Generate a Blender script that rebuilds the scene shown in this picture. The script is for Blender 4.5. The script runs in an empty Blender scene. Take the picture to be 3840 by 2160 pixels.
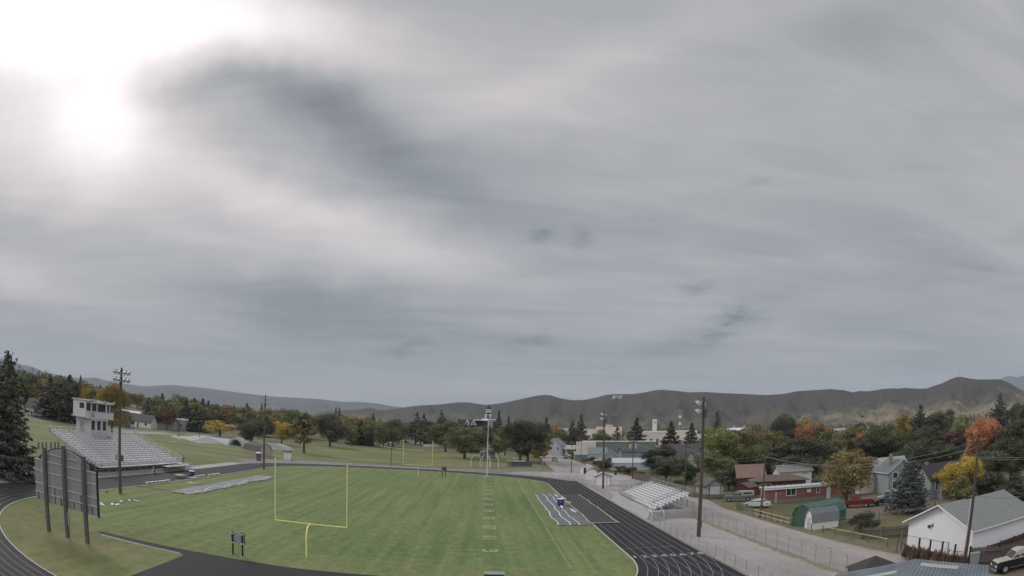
import bpy, math, random
from mathutils import Matrix, Vector
from mathutils.bvhtree import BVHTree
random.seed(7)
R = math.radians
sc = bpy.context.scene
col = sc.collection

# ------------------------------------------------------------------ camera
CP = (16.174196, -65.774870, 13.401902)          # camera position, metres
YAW, PITCH, ROLL = 0.031192, 0.191361, 0.027661
FPX, K3 = 2731.017, -0.1304069                   # lens: r = f*(th + k*th^3) in px of a 3840 px wide frame
def _axes():
    cy, sy, cp, sp = math.cos(YAW), math.sin(YAW), math.cos(PITCH), math.sin(PITCH)
    f = Vector((sy*cp, cy*cp, sp)); r = Vector((cy, -sy, 0)); u = r.cross(f)
    cr, sr = math.cos(ROLL), math.sin(ROLL)
    return r*cr+u*sr, u*cr-r*sr, f
AX = _axes(); CV = Vector(CP)
cam = bpy.data.cameras.new('camera'); camo = bpy.data.objects.new('camera', cam); col.objects.link(camo)
sc.camera = camo
camo.matrix_world = Matrix([[AX[0][i], AX[1][i], -AX[2][i], CP[i]] for i in range(3)]+[[0, 0, 0, 1]])
cam.type = 'PANO'; cam.panorama_type = 'FISHEYE_LENS_POLYNOMIAL'; cam.fisheye_fov = R(180)
cam.sensor_fit = 'HORIZONTAL'; cam.sensor_width = 36; cam.sensor_height = 20.25
cam.fisheye_polynomial_k0 = 0
cam.fisheye_polynomial_k1 = -0.03873558528
cam.fisheye_polynomial_k2 = -0.00012656251
cam.fisheye_polynomial_k3 = 7.258086641e-06
cam.fisheye_polynomial_k4 = -6.1635324e-07
cam.clip_start = 0.5; cam.clip_end = 60000
def ray(u, v):
    a, b = u-1920.001, 1080-v; r = math.hypot(a, b); th = r/FPX
    for _ in range(12): th -= (FPX*(th+K3*th**3)-r)/(FPX*(1+3*K3*th*th))
    s = math.sin(th)/r
    return AX[0]*(a*s)+AX[1]*(b*s)+AX[2]*math.cos(th)
def G(u, v, z=0.0):                               # point of the level z that lies behind a spot of the photograph
    d = ray(u, v); t = (z-CP[2])/d.z
    return CV+d*t
def AT(u, v, D):                                  # point at horizontal distance D
    d = ray(u, v); return CV+d*(D/math.hypot(d.x, d.y))

# ------------------------------------------------------------------ world, sun, exposure
SUN_AZ, SUN_EL = -44.0, 31.0
world = bpy.data.worlds.new('World'); sc.world = world; world.use_nodes = True
nt = world.node_tree; nt.nodes.clear()
def N(t, **kw):
    n = nt.nodes.new(t)
    for k, v in kw.items(): setattr(n, k, v)
    return n
def mth(op, a, b=None, c=None, clamp=False):
    n = N('ShaderNodeMath', operation=op, use_clamp=clamp)
    for i, x in enumerate((a, b, c)):
        if x is None: continue
        if isinstance(x, (int, float)): n.inputs[i].default_value = x
        else: nt.links.new(x, n.inputs[i])
    return n.outputs[0]
def build_world():
    tc = N('ShaderNodeTexCoord'); sep = N('ShaderNodeSeparateXYZ'); nt.links.new(tc.outputs['Generated'], sep.inputs[0])
    x, y, z = sep.outputs
    # cloud deck coordinates: the layer is a plane seen from below
    zz = mth('ADD', mth('MAXIMUM', z, 0.0), 0.10)
    px = mth('DIVIDE', x, zz); py = mth('DIVIDE', y, zz)
    cmb = N('ShaderNodeCombineXYZ'); nt.links.new(px, cmb.inputs[0]); nt.links.new(py, cmb.inputs[1])
    mp = N('ShaderNodeMapping'); mp.inputs['Rotation'].default_value = (0, 0, R(35)); mp.inputs['Scale'].default_value = (0.42, 1.15, 1)
    nt.links.new(cmb.outputs[0], mp.inputs[0])
    n1 = N('ShaderNodeTexNoise'); n1.inputs['Scale'].default_value = 0.75; n1.inputs['Detail'].default_value = 7; n1.inputs['Roughness'].default_value = 0.5; n1.inputs['Distortion'].default_value = 0.7
    nt.links.new(mp.outputs[0], n1.inputs['Vector'])
    n2 = N('ShaderNodeTexNoise'); n2.inputs['Scale'].default_value = 2.9; n2.inputs['Detail'].default_value = 9; n2.inputs['Roughness'].default_value = 0.62; n2.inputs['Distortion'].default_value = 0.9
    nt.links.new(mp.outputs[0], n2.inputs['Vector'])
    # warped azimuth / elevation
    nw = N('ShaderNodeTexNoise'); nw.inputs['Scale'].default_value = 3.2; nw.inputs['Detail'].default_value = 5
    nt.links.new(tc.outputs['Generated'], nw.inputs['Vector'])
    sw = N('ShaderNodeSeparateColor'); nt.links.new(nw.outputs['Color'], sw.inputs[0])
    nw2 = N('ShaderNodeTexNoise'); nw2.inputs['Scale'].default_value = 15; nw2.inputs['Detail'].default_value = 4
    nt.links.new(tc.outputs['Generated'], nw2.inputs['Vector']); sw2 = N('ShaderNodeSeparateColor'); nt.links.new(nw2.outputs['Color'], sw2.inputs[0])
    az = mth('ARCTAN2', x, y); el = mth('ARCSINE', z)
    az = mth('ADD', az, mth('ADD', mth('MULTIPLY', mth('SUBTRACT', sw.outputs[0], .5), .09), mth('MULTIPLY', mth('SUBTRACT', sw2.outputs[0], .5), .075)))
    el = mth('ADD', el, mth('ADD', mth('MULTIPLY', mth('SUBTRACT', sw.outputs[1], .5), .06), mth('MULTIPLY', mth('SUBTRACT', sw2.outputs[1], .5), .035)))
    n3 = N('ShaderNodeTexNoise'); n3.inputs['Scale'].default_value = 22; n3.inputs['Detail'].default_value = 5; n3.inputs['Roughness'].default_value = .6
    m3 = N('ShaderNodeMapping'); m3.inputs['Scale'].default_value = (1, 1, 2.6); nt.links.new(tc.outputs['Generated'], m3.inputs[0]); nt.links.new(m3.outputs[0], n3.inputs['Vector'])
    k = 3840/2576
    # (x, y, rx, ry, tilt, strength) of the big lighter and darker cloud masses
    blobs = [(110, 15, 440, 150, -6, 1.5), (640, 60, 380, 85, 2, .40), (270, 290, 150, 160, 0, .36), (330, 430, 200, 100, 20, .12), (60, 260, 260, 120, 0, .16), (90, 400, 300, 150, 0, .17), (450, 520, 650, 230, 12, .07), (1350, 200, 520, 230, 0, .045),
             (560, 450, 420, 85, 18, .17), (930, 590, 400, 55, 14, .12), (40, 690, 240, 55, 5, .14), (500, 620, 300, 50, 10, .05),
             (530, 180, 130, 55, -12, -.15), (430, 235, 110, 35, -20, -.09), (790, 235, 240, 65, 16, -.10), (960, 390, 330, 75, 26, -.12), (1330, 550, 300, 60, 8, -.06),
             (800, 770, 330, 85, 5, -.19), (1250, 800, 600, 80, 0, -.04), (2350, 800, 420, 140, 0, -.05), (1300, 930, 1500, 60, 0, -.03), (800, 230, 420, 90, 20, -.05), (1830, 810, 210, 36, -14, -.09), (40, 560, 150, 60, 0, -.07), (1700, 870, 600, 45, 0, -.05),
             (1500, 170, 380, 60, -22, .07), (1250, 300, 300, 80, 10, .045), (1180, 960, 500, 28, 0, .04), (2200, 60, 420, 100, -8, -.03),
             (1030, 866, 52, 20, 0, -.15), (1335, 864, 60, 24, 0, -.16), (1352, 600, 52, 20, -20, -.11), (1462, 604, 34, 30, 0, -.09),
             (1748, 716, 56, 18, 14, -.13), (1850, 808, 84, 28, -12, -.17), (1780, 845, 124, 18, -4, -.09), (550, 840, 50, 14, 5, -.05), (1930, 455, 60, 16, -20, -.06), (2200, 640, 500, 130, 0, -.03)]
    tot = None
    for bx, by, rx, ry, ang, amp in blobs:
        d = ray(bx*k, by*k); a0 = math.atan2(d.x, d.y); e0 = math.asin(d.z)
        sx = math.cos(e0)
        da = mth('MULTIPLY', mth('SUBTRACT', az, a0), sx); de = mth('SUBTRACT', el, e0)
        c, s = math.cos(R(-ang)), math.sin(R(-ang))
        p = mth('ADD', mth('MULTIPLY', da, c), mth('MULTIPLY', de, s)); q = mth('ADD', mth('MULTIPLY', de, c), mth('MULTIPLY', da, -s))
        p = mth('DIVIDE', p, rx*k/FPX); q = mth('DIVIDE', q, ry*k/FPX)
        r2 = mth('ADD', mth('MULTIPLY', p, p), mth('MULTIPLY', q, q))
        g = mth('MULTIPLY', mth('POWER', 2.718, mth('MULTIPLY', r2, -1.0)), amp)
        if rx < 125 and amp < 0 and by > 300: g = mth('MULTIPLY', g, mth('MULTIPLY', mth('SUBTRACT', n3.outputs[0], .40), 7.5, clamp=True))     # ragged scraps
        tot = g if tot is None else mth('ADD', tot, g)
    nz = mth('ADD', mth('MULTIPLY', mth('SUBTRACT', n1.outputs[0], .5), .30), mth('MULTIPLY', mth('SUBTRACT', n2.outputs[0], .5), .25))
    val = mth('ADD', mth('ADD', tot, nz), .402)
    val = mth('MAXIMUM', val, .18)
    back = mth('MULTIPLY_ADD', mth('MINIMUM', mth('MAXIMUM', mth('MULTIPLY', mth('ADD', y, .05), -2.2), 0), 1), 1.5, 1.0)   # unseen sky behind the camera, raised to light the walls facing it
    # colour: darker cloud is bluish, brighter cloud is neutral to faintly warm
    cr = N('ShaderNodeValToRGB'); cr.color_ramp.interpolation = 'LINEAR'
    e = cr.color_ramp.elements; e[0].position = .26; e[0].color = (.93, .995, 1.06, 1); e[1].position = .56; e[1].color = (1.06, .985, .985, 1)
    m_ = e.new(.41); m_.color = (.992, .995, 1.018, 1)
    nt.links.new(val, cr.inputs[0])
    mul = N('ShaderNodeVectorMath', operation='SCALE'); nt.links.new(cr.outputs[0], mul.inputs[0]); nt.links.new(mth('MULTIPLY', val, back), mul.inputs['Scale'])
    bg = N('ShaderNodeBackground'); nt.links.new(mul.outputs[0], bg.inputs[0]); bg.inputs[1].default_value = .92
    sky = N('ShaderNodeTexSky', sky_type='NISHITA'); sky.sun_disc = False; sky.sun_elevation = R(SUN_EL); sky.sun_rotation = R(SUN_AZ)
    bg2 = N('ShaderNodeBackground'); nt.links.new(sky.outputs[0], bg2.inputs[0]); bg2.inputs[1].default_value = .05
    mix = N('ShaderNodeMixShader'); mix.inputs[0].default_value = .94     # thin breaks only: the deck covers the sky
    nt.links.new(bg2.outputs[0], mix.inputs[1]); nt.links.new(bg.outputs[0], mix.inputs[2])
    out = N('ShaderNodeOutputWorld'); nt.links.new(mix.outputs[0], out.inputs[0])
build_world()
sun = bpy.data.lights.new('sun', 'SUN'); sun.energy = 1.3; sun.angle = R(24); sun.color = (1.0, .965, .92)
suno = bpy.data.objects.new('sun', sun); col.objects.link(suno)
sd = Vector((math.sin(R(SUN_AZ))*math.cos(R(SUN_EL)), math.cos(R(SUN_AZ))*math.cos(R(SUN_EL)), math.sin(R(SUN_EL))))
suno.rotation_euler = sd.to_track_quat('Z', 'Y').to_euler()
sc.view_settings.view_transform = 'Standard'; sc.view_settings.look = 'None'; sc.view_settings.exposure = .32; sc.view_settings.gamma = 1
sc.render.engine = 'CYCLES'; sc.cycles.max_bounces = 5; sc.cycles.transparent_max_bounces = 24; sc.cycles.volume_bounces = 0

# ------------------------------------------------------------------ materials
MATS = {}
def M(name, c, rough=.85, var=.12, scale=2.0, metal=0.0, bump=0.0, c2=None, detail=4, stretch=None, objrand=0.0, spec=None, space='Object'):
    if name in MATS: return MATS[name]
    m = bpy.data.materials.new(name); m.use_nodes = True; t = m.node_tree; b = t.nodes['Principled BSDF']
    b.inputs['Roughness'].default_value = rough; b.inputs['Metallic'].default_value = metal
    b.inputs['Specular IOR Level'].default_value = .25 if spec is None else spec
    tc = t.nodes.new('ShaderNodeTexCoord'); mp = t.nodes.new('ShaderNodeMapping')
    if stretch: mp.inputs['Scale'].default_value = stretch
    if space == 'World':
        ge = t.nodes.new('ShaderNodeNewGeometry'); t.links.new(ge.outputs['Position'], mp.inputs[0])
    else: t.links.new(tc.outputs['Object'], mp.inputs[0])
    nz = t.nodes.new('ShaderNodeTexNoise'); nz.inputs['Scale'].default_value = scale; nz.inputs['Detail'].default_value = detail; nz.inputs['Roughness'].default_value = .62
    t.links.new(mp.outputs[0], nz.inputs['Vector'])
    cr = t.nodes.new('ShaderNodeValToRGB'); e = cr.color_ramp.elements
    lo = tuple(x*(1-var) for x in c); hi = tuple(min(1, x*(1+var)) for x in c)
    if c2: lo, hi = c, c2
    e[0].position = .3; e[0].color = (*lo, 1); e[1].position = .7; e[1].color = (*hi, 1)
    t.links.new(nz.outputs[0], cr.inputs[0]); last = cr.outputs[0]
    if objrand:
        oi = t.nodes.new('ShaderNodeObjectInfo'); mr = t.nodes.new('ShaderNodeMapRange'); mr.inputs[3].default_value = 1-objrand; mr.inputs[4].default_value = 1+objrand
        t.links.new(oi.outputs['Random'], mr.inputs[0]); sc_ = t.nodes.new('ShaderNodeVectorMath'); sc_.operation = 'SCALE'
        t.links.new(last, sc_.inputs[0]); t.links.new(mr.outputs[0], sc_.inputs['Scale']); last = sc_.outputs[0]
    t.links.new(last, b.inputs['Base Color'])
    if bump:
        bp = t.nodes.new('ShaderNodeBump'); bp.inputs['Strength'].default_value = bump; bp.inputs['Distance'].default_value = .1
        t.links.new(nz.outputs[0], bp.inputs['Height']); t.links.new(bp.outputs[0], b.inputs['Normal'])
    MATS[name] = m; return m

class NT:                                            # small helper for custom ground materials
    def __init__(s, name, rough=.95):
        s.m = bpy.data.materials.new(name); s.m.use_nodes = True; s.t = s.m.node_tree; s.b = s.t.nodes['Principled BSDF']
        s.b.inputs['Roughness'].default_value = rough; s.b.inputs['Specular IOR Level'].default_value = .15
        g = s.t.nodes.new('ShaderNodeNewGeometry'); s.pos = g.outputs['Position']
        sp = s.t.nodes.new('ShaderNodeSeparateXYZ'); s.t.links.new(s.pos, sp.inputs[0]); s.x, s.y, s.z = sp.outputs
    def noise(s, scale, detail=4, stretch=(1, 1, 1), rough=.6, dist=0):
        mp = s.t.nodes.new('ShaderNodeMapping'); mp.inputs['Scale'].default_value = stretch; s.t.links.new(s.pos, mp.inputs[0])
        n = s.t.nodes.new('ShaderNodeTexNoise'); n.inputs['Scale'].default_value = scale; n.inputs['Detail'].default_value = detail
        n.inputs['Roughness'].default_value = rough; n.inputs['Distortion'].default_value = dist
        s.t.links.new(mp.outputs[0], n.inputs['Vector']); return n.outputs[0]
    def math(s, op, a, b=0.0, clamp=False):
        n = s.t.nodes.new('ShaderNodeMath'); n.operation = op; n.use_clamp = clamp
        for i, v in enumerate((a, b)):
            if isinstance(v, (int, float)): n.inputs[i].default_value = v
            else: s.t.links.new(v, n.inputs[i])
        return n.outputs[0]
    def ramp(s, fac, stops):
        cr = s.t.nodes.new('ShaderNodeValToRGB'); e = cr.color_ramp.elements
        e[0].position = stops[0][0]; e[0].color = (*stops[0][1], 1); e[1].position = stops[-1][0]; e[1].color = (*stops[-1][1], 1)
        for p, c in stops[1:-1]:
            q = e.new(p); q.color = (*c, 1)
        s.t.links.new(fac, cr.inputs[0]); return cr.outputs[0]
    def mix(s, fac, a, b):
        n = s.t.nodes.new('ShaderNodeMix'); n.data_type = 'RGBA'
        for i, v in ((0, fac), (6, a), (7, b)):
            if isinstance(v, (int, float)): n.inputs[i].default_value = v
            elif isinstance(v, tuple): n.inputs[i].default_value = (*v, 1)
            else: s.t.links.new(v, n.inputs[i])
        return n.outputs[2]
    def bump(s, h, strength=.4, dist=.1):
        bp = s.t.nodes.new('ShaderNodeBump'); bp.inputs['Strength'].default_value = strength; bp.inputs['Distance'].default_value = dist
        s.t.links.new(h, bp.inputs['Height']); s.t.links.new(bp.outputs[0], s.b.inputs['Normal'])
    def done(s, colr): s.t.links.new(colr, s.b.inputs['Base Color']); return s.m
def smooth(n, a, x, b):                              # 0..1 map
    mr = n.t.nodes.new('ShaderNodeMapRange'); mr.inputs[1].default_value = a; mr.inputs[2].default_value = b; n.t.links.new(x, mr.inputs[0]); return mr.outputs[0]

# field turf: mowing stripes along the field, worn patches
def turf():
    n = NT('field_turf')
    big = n.noise(.055, 5, (1, .5, 1)); fine = n.noise(1.1, 4, (1, .6, 1)); tiny = n.noise(7, 3)
    stripe = n.math('SINE', n.math('MULTIPLY', n.math('ADD', n.x, n.math('MULTIPLY', n.noise(.3, 2), .8)), 2*math.pi/3.1))
    band = n.noise(.9, 3, (1, .03, 1))
    v = n.math('ADD', n.math('MULTIPLY', stripe, .035), n.math('MULTIPLY', n.math('SUBTRACT', band, .5), .75))
    v = n.math('ADD', v, n.math('MULTIPLY', big, .75)); v = n.math('ADD', v, n.math('MULTIPLY', n.math('SUBTRACT', fine, .5), .85))
    v = n.math('ADD', v, n.math('MULTIPLY', n.math('SUBTRACT', tiny, .5), .22))
    c = n.ramp(v, [(.12, TURF[0]), (.38, TURF[1]), (.58, TURF[2])])
    # the D at the near end and the rim of the infield are drier
    dry = n.noise(.16, 5, (1, 1, 1), .65, .6)
    ed = smooth(n, 2, n.y, -12)
    ed2 = smooth(n, 26.5, n.math('ABSOLUTE', n.math('ADD', n.x, .5)), 34)
    far = smooth(n, 112, n.y, 134)
    m = n.math('ADD', n.math('MULTIPLY', ed, .75), n.math('MULTIPLY', n.math('MAXIMUM', ed2, far), .3))
    m = n.math('MULTIPLY', m, smooth(n, .3, dry, .62), clamp=True)
    c = n.mix(m, c, n.ramp(fine, [(.3, (.185, .165, .085)), (.7, (.26, .215, .12))]))
    n.bump(tiny, .5, .05)
    return n.done(c)
TURF = ((.104, .150, .056), (.152, .200, .078), (.210, .240, .103))
def lawn():
    n = NT('park_grass')
    big = n.noise(.03, 5, (1, 1.8, 1)); mid = n.noise(.25, 4, (.6, 1.4, 1)); tiny = n.noise(3, 4)
    v = n.math('ADD', n.math('MULTIPLY', big, .8), n.math('MULTIPLY', mid, .2)); v = n.math('ADD', v, n.math('MULTIPLY', n.math('SUBTRACT', tiny, .5), .25))
    c = n.ramp(v, [(.34, (.11, .135, .062)), (.5, (.165, .185, .082)), (.62, (.225, .215, .095)), (.72, (.25, .21, .12))])
    return n.done(c)
def ground_mat():
    n = NT('town_ground')
    big = n.noise(.012, 6); mid = n.noise(.1, 5); tiny = n.noise(1.7, 4)
    v = n.math('ADD', n.math('MULTIPLY', big, .6), n.math('MULTIPLY', mid, .4)); v = n.math('ADD', v, n.math('MULTIPLY', n.math('SUBTRACT', tiny, .5), .3))
    c = n.ramp(v, [(.3, (.085, .09, .05)), (.46, (.125, .125, .065)), (.56, (.17, .15, .09)), (.7, (.22, .19, .13))])
    return n.done(c)
def gravel():
    n = NT('gravel')
    big = n.noise(.11, 5, (1, .5, 1)); fine = n.noise(2.2, 5); tiny = n.noise(11, 3)
    v = n.math('ADD', n.math('MULTIPLY', big, .6), n.math('MULTIPLY', fine, .35)); v = n.math('ADD', v, n.math('MULTIPLY', n.math('SUBTRACT', tiny, .5), .3))
    c = n.ramp(v, [(.26, (.21, .20, .185)), (.48, (.365, .347, .34)), (.66, (.47, .445, .43))])
    n.bump(fine, .3, .05)
    return n.done(c)
def road_mat():
    n = NT('alley_surface')
    tr = n.noise(.5, 4, (1, .05, 1)); fine = n.noise(1.5, 5); big = n.noise(.08, 4)
    v = n.math('ADD', n.math('MULTIPLY', tr, .4), n.math('MULTIPLY', fine, .3)); v = n.math('ADD', v, n.math('MULTIPLY', big, .35))
    c = n.ramp(v, [(.36, (.225, .20, .19)), (.52, (.34, .31, .30)), (.68, (.44, .395, .37))])
    return n.done(c)
def track_mat():
    n = NT('track_rubber', .8)
    big = n.noise(.12, 5); fine = n.noise(6, 4)
    v = n.math('ADD', n.math('MULTIPLY', big, .7), n.math('MULTIPLY', fine, .3))
    c = n.ramp(v, [(.3, (.024, .024, .027)), (.52, (.031, .030, .034)), (.7, (.043, .041, .046))])
    n.bump(fine, .15, .03)
    return n.done(c)
def concrete(name, base):
    return M(name, base, .9, .12, .7, bump=.15, space='World', detail=6)

# ------------------------------------------------------------------ mesh helper
ONE = {'window', 'boards', 'lattice', 'frame', 'mesh_panel', 'netting', 'handrail', 'rail', 'bars', 'crown', 'trunk', 'roof_rib'}
class MB:
    def __init__(s): s.v = []; s.f = []; s.p = []
    def add(s, vs, fs):
        o = len(s.v); s.p.append((o, len(s.f))); s.v += [tuple(p) for p in vs]; s.f += [tuple(i+o for i in f) for f in fs]; return s
    def box(s, x0, y0, z0, x1, y1, z1):
        return s.add([(x0, y0, z0), (x1, y0, z0), (x1, y1, z0), (x0, y1, z0), (x0, y0, z1), (x1, y0, z1), (x1, y1, z1), (x0, y1, z1)],
                     [(0, 3, 2, 1), (4, 5, 6, 7), (0, 1, 5, 4), (1, 2, 6, 5), (2, 3, 7, 6), (3, 0, 4, 7)])
    def cb(s, c, d, rz=0):
        x, y, z = (q/2 for q in d); ca, sa = math.cos(rz), math.sin(rz)
        P = [(-x, -y, -z), (x, -y, -z), (x, y, -z), (-x, y, -z), (-x, -y, z), (x, -y, z), (x, y, z), (-x, y, z)]
        return s.add([(c[0]+p[0]*ca-p[1]*sa, c[1]+p[0]*sa+p[1]*ca, c[2]+p[2]) for p in P],
                     [(0, 3, 2, 1), (4, 5, 6, 7), (0, 1, 5, 4), (1, 2, 6, 5), (2, 3, 7, 6), (3, 0, 4, 7)])
    def tube(s, a, b, r0, r1=None, n=8, cap=True):
        r1 = r0 if r1 is None else r1; a = Vector(a); b = Vector(b); d = (b-a).normalized()
        u = d.orthogonal().normalized(); w = d.cross(u); vs = []
        for p, r in ((a, r0), (b, r1)):
            for i in range(n):
                t = 2*math.pi*i/n; vs.append(p+u*(math.cos(t)*r)+w*(math.sin(t)*r))
        fs = [(i, (i+1) % n, n+(i+1) % n, n+i) for i in range(n)]
        if cap: fs += [tuple(range(n-1, -1, -1)), tuple(range(n, 2*n))]
        return s.add(vs, fs)
    def path(s, pts, r, n=8):
        pts = [Vector(p) for p in pts]; vs = []; k = len(pts)
        for j, p in enumerate(pts):
            d = (pts[min(j+1, k-1)]-pts[max(j-1, 0)]).normalized()
            u = d.cross(Vector((0.13, 0.99, 0.05))).normalized() if abs(d.y) < .9 else d.cross(Vector((1, 0, 0))).normalized(); w = d.cross(u)
            rr = r[j] if isinstance(r, (list, tuple)) else r
            for i in range(n):
                t = 2*math.pi*i/n; vs.append(p+u*(math.cos(t)*rr)+w*(math.sin(t)*rr))
        fs = [(j*n+i, j*n+(i+1) % n, (j+1)*n+(i+1) % n, (j+1)*n+i) for j in range(k-1) for i in range(n)]
        fs += [tuple(range(n-1, -1, -1)), tuple(range((k-1)*n, k*n))]
        return s.add(vs, fs)
    def prism(s, poly, a, b, axis='z'):
        f = {'z': lambda p, h: (p[0], p[1], h), 'y': lambda p, h: (p[0], h, p[1]), 'x': lambda p, h: (h, p[0], p[1])}[axis]
        n = len(poly); vs = [f(p, a) for p in poly]+[f(p, b) for p in poly]
        return s.add(vs, [tuple(range(n-1, -1, -1)), tuple(range(n, 2*n))]+[(i, (i+1) % n, n+(i+1) % n, n+i) for i in range(n)])
    def poly(s, pts): return s.add(pts, [tuple(range(len(pts)))])
    def lathe(s, prof, c=(0, 0, 0), n=16):
        vs = []; k = len(prof)
        for r, z in prof:
            for i in range(n):
                t = 2*math.pi*i/n; vs.append((c[0]+r*math.cos(t), c[1]+r*math.sin(t), c[2]+z))
        return s.add(vs, [(j*n+i, j*n+(i+1) % n, (j+1)*n+(i+1) % n, (j+1)*n+i) for j in range(k-1) for i in range(n)])
    def pieces(s):
        out = []; b = s.p+[(len(s.v), len(s.f))]
        for (v0, f0), (v1, f1) in zip(b, b[1:]):
            q = MB(); q.add(s.v[v0:v1], [tuple(i-v0 for i in f) for f in s.f[f0:f1]]); out.append(q)
        return out
    def build(s, name, mat, parent=None, smooth=False, loc=None):
        if parent is not None and 2 <= len(s.p) <= 40 and name not in ONE:      # pieces that lie apart become parts of their own
            ps = s.pieces(); bb = [(tuple(min(p[k] for p in q.v) for k in range(3)), tuple(max(p[k] for p in q.v) for k in range(3))) for q in ps]
            if not any(all(bb[i][0][k] < bb[j][1][k]+.004 and bb[j][0][k] < bb[i][1][k]+.004 for k in range(3)) for i in range(len(bb)) for j in range(i)):
                for q in ps: r = q.build(name, mat, parent, smooth, loc)
                return r
        me = bpy.data.meshes.new(name); me.from_pydata(s.v, [], s.f); me.materials.append(mat); me.update()
        if smooth:
            me.shade_smooth(); me.set_sharp_from_angle(angle=R(50))
        o = bpy.data.objects.new(name, me); col.objects.link(o)
        if parent: o.parent = parent
        if loc: o.location = loc
        return o
def tag(o, label, cat, group=None):
    o['label'] = label; o['category'] = cat
    if group: o['group'] = group
    return o
def thing(name, label, cat, loc=(0, 0, 0), rz=0, group=None):
    o = bpy.data.objects.new(name, None); col.objects.link(o); o.empty_display_size = .3
    o.location = loc; o.rotation_euler = (0, 0, rz); return tag(o, label, cat, group)
def struct(o, kind='structure'): o['kind'] = kind; return o
def copy_tree(o, parent=None):
    c = o.copy(); col.objects.link(c); c.parent = parent
    for ch in list(o.children): copy_tree(ch, c)
    return c
def sheet(name, poly, z, mat):
    return struct(MB().poly([(p[0], p[1], z) for p in poly]).build(name, mat))

# ------------------------------------------------------------------ palette
white = M('white_paint', (.78, .78, .80), .6, .05, 3); offw = M('off_white', (.60, .59, .57), .7, .08, 2); cream = M('cream_siding', (.68, .65, .55), .8, .08, 2)
grey = M('grey_metal', (.33, .34, .35), .5, .12, 4, metal=.3); dgrey = M('dark_grey', (.10, .10, .105), .6, .15, 4); black = M('black_paint', (.022, .022, .026), .5, .2, 5)
alum = M('aluminium', (.74, .735, .76), .5, .06, 6); alum_d = M('aluminium_riser', (.62, .61, .64), .6, .08, 4)
glass = M('window_glass', (.045, .05, .055), .12, .3, 1.5, spec=.6); cglass = M('car_glass', (.03, .035, .04), .08, .2, 3, spec=.6)
wood = M('weathered_pole', (.105, .080, .068), .9, .3, 2.2, stretch=(6, 6, .5)); woodg = M('grey_wood', (.17, .145, .125), .9, .3, 2, stretch=(5, 5, .6))
navy = M('navy', (.03, .036, .055), .5, .1, 4); blue = M('blue_plastic', (.02, .055, .18), .45, .1, 5); yellow = M('goal_yellow', (.76, .74, .28), .45, .06, 5)
red = M('barn_red', (.15, .062, .055), .8, .2, 1.4); brown = M('brown_roof', (.145, .112, .095), .85, .15, 1.5, bump=.2); brick = M('pink_roof', (.27, .18, .15), .85, .12, 1.5)
roof_g = M('grey_shingle', (.115, .118, .118), .9, .15, 2.5, bump=.3); roof_l = M('light_shingle', (.225, .24, .232), .9, .10, 2.0, bump=.2); roof_d = M('dark_shingle', (.058, .058, .064), .9, .2, 2.5, bump=.3)
roof_b = M('bluish_shingle', (.155, .18, .19), .9, .15, 2); green_d = M('green_trim', (.05, .075, .06), .7, .15, 3); teal = M('teal_siding', (.13, .165, .165), .8, .1, 2)
tan = M('tan_plywood', (.45, .36, .25), .8, .12, 2.5); rubber = M('tyre', (.015, .015, .016), .9, .2, 10); chrome = M('chrome', (.6, .6, .62), .2, .05, 4, metal=.9)
lamp_r = M('tail_light', (.30, .02, .02), .3, .05, 4); lamp_w = M('headlight', (.6, .6, .62), .15, .05, 4); maroon = M('maroon', (.10, .02, .025), .5, .1, 4)
beige = M('beige_stucco', (.76, .67, .58), .9, .06, .6, space='World'); pinkish = M('pinkish_block', (.68, .58, .55), .9, .07, .6)
chain = bpy.data.materials.new('chain_link'); chain.use_nodes = True
def chain_mat(m, cover, c=(.34, .37, .38)):
    t = m.node_tree; b = t.nodes['Principled BSDF']; b.inputs['Base Color'].default_value = (*c, 1); b.inputs['Metallic'].default_value = .3; b.inputs['Roughness'].default_value = .6
    tc = t.nodes.new('ShaderNodeTexCoord'); nz = t.nodes.new('ShaderNodeTexNoise'); nz.inputs['Scale'].default_value = .6; t.links.new(tc.outputs['Object'], nz.inputs['Vector'])
    mr = t.nodes.new('ShaderNodeMapRange'); mr.inputs[3].default_value = cover*.7; mr.inputs[4].default_value = cover*1.3; t.links.new(nz.outputs[0], mr.inputs[0])
    t.links.new(mr.outputs[0], b.inputs['Alpha'])
chain_mat(chain, .19)
net = bpy.data.materials.new('netting'); net.use_nodes = True; chain_mat(net, .12, (.1, .1, .1))
galv = M('galvanised_post', (.30, .31, .32), .5, .15, 4, metal=.4)

# ------------------------------------------------------------------ ground
def sstep(a, b, x):
    t = max(0.0, min(1.0, (x-a)/(b-a))); return t*t*(3-2*t)
def terrain(x, y):
    dx, dy = x-CP[0], y-CP[1]; D = math.hypot(dx, dy); az = math.degrees(math.atan2(dx, dy))
    h = 20*sstep(340, 900, D)*sstep(-20, -38, az)*(1-sstep(-120, -160, az))
    return h
def make_ground():
    mb = MB(); radii = [0]+[22*1.085**i for i in range(0, 84)]; na = 240; vs = []; fs = []
    for r in radii:
        for i in range(na):
            a = 2*math.pi*i/na; x = CP[0]+r*math.sin(a); y = CP[1]+r*math.cos(a); vs.append((x, y, terrain(x, y)))
    for j in range(len(radii)-1):
        for i in range(na): fs.append((j*na+i, j*na+(i+1) % na, (j+1)*na+(i+1) % na, (j+1)*na+i))
    o = mb.add(vs, fs).build('ground', ground_mat()); struct(o)
make_ground()
CX, RI, RO, YN, YF = -2.5, 33.5, 41.4, 5.0, 100.5
def stad(r, n=48):
    p = []
    for i in range(n+1):
        t = math.pi*i/n; p.append((CX+r*math.cos(t), YF+r*math.sin(t)))
    for i in range(n+1):
        t = math.pi+math.pi*i/n; p.append((CX+r*math.cos(t), YN+r*math.sin(t)))
    return p
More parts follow.
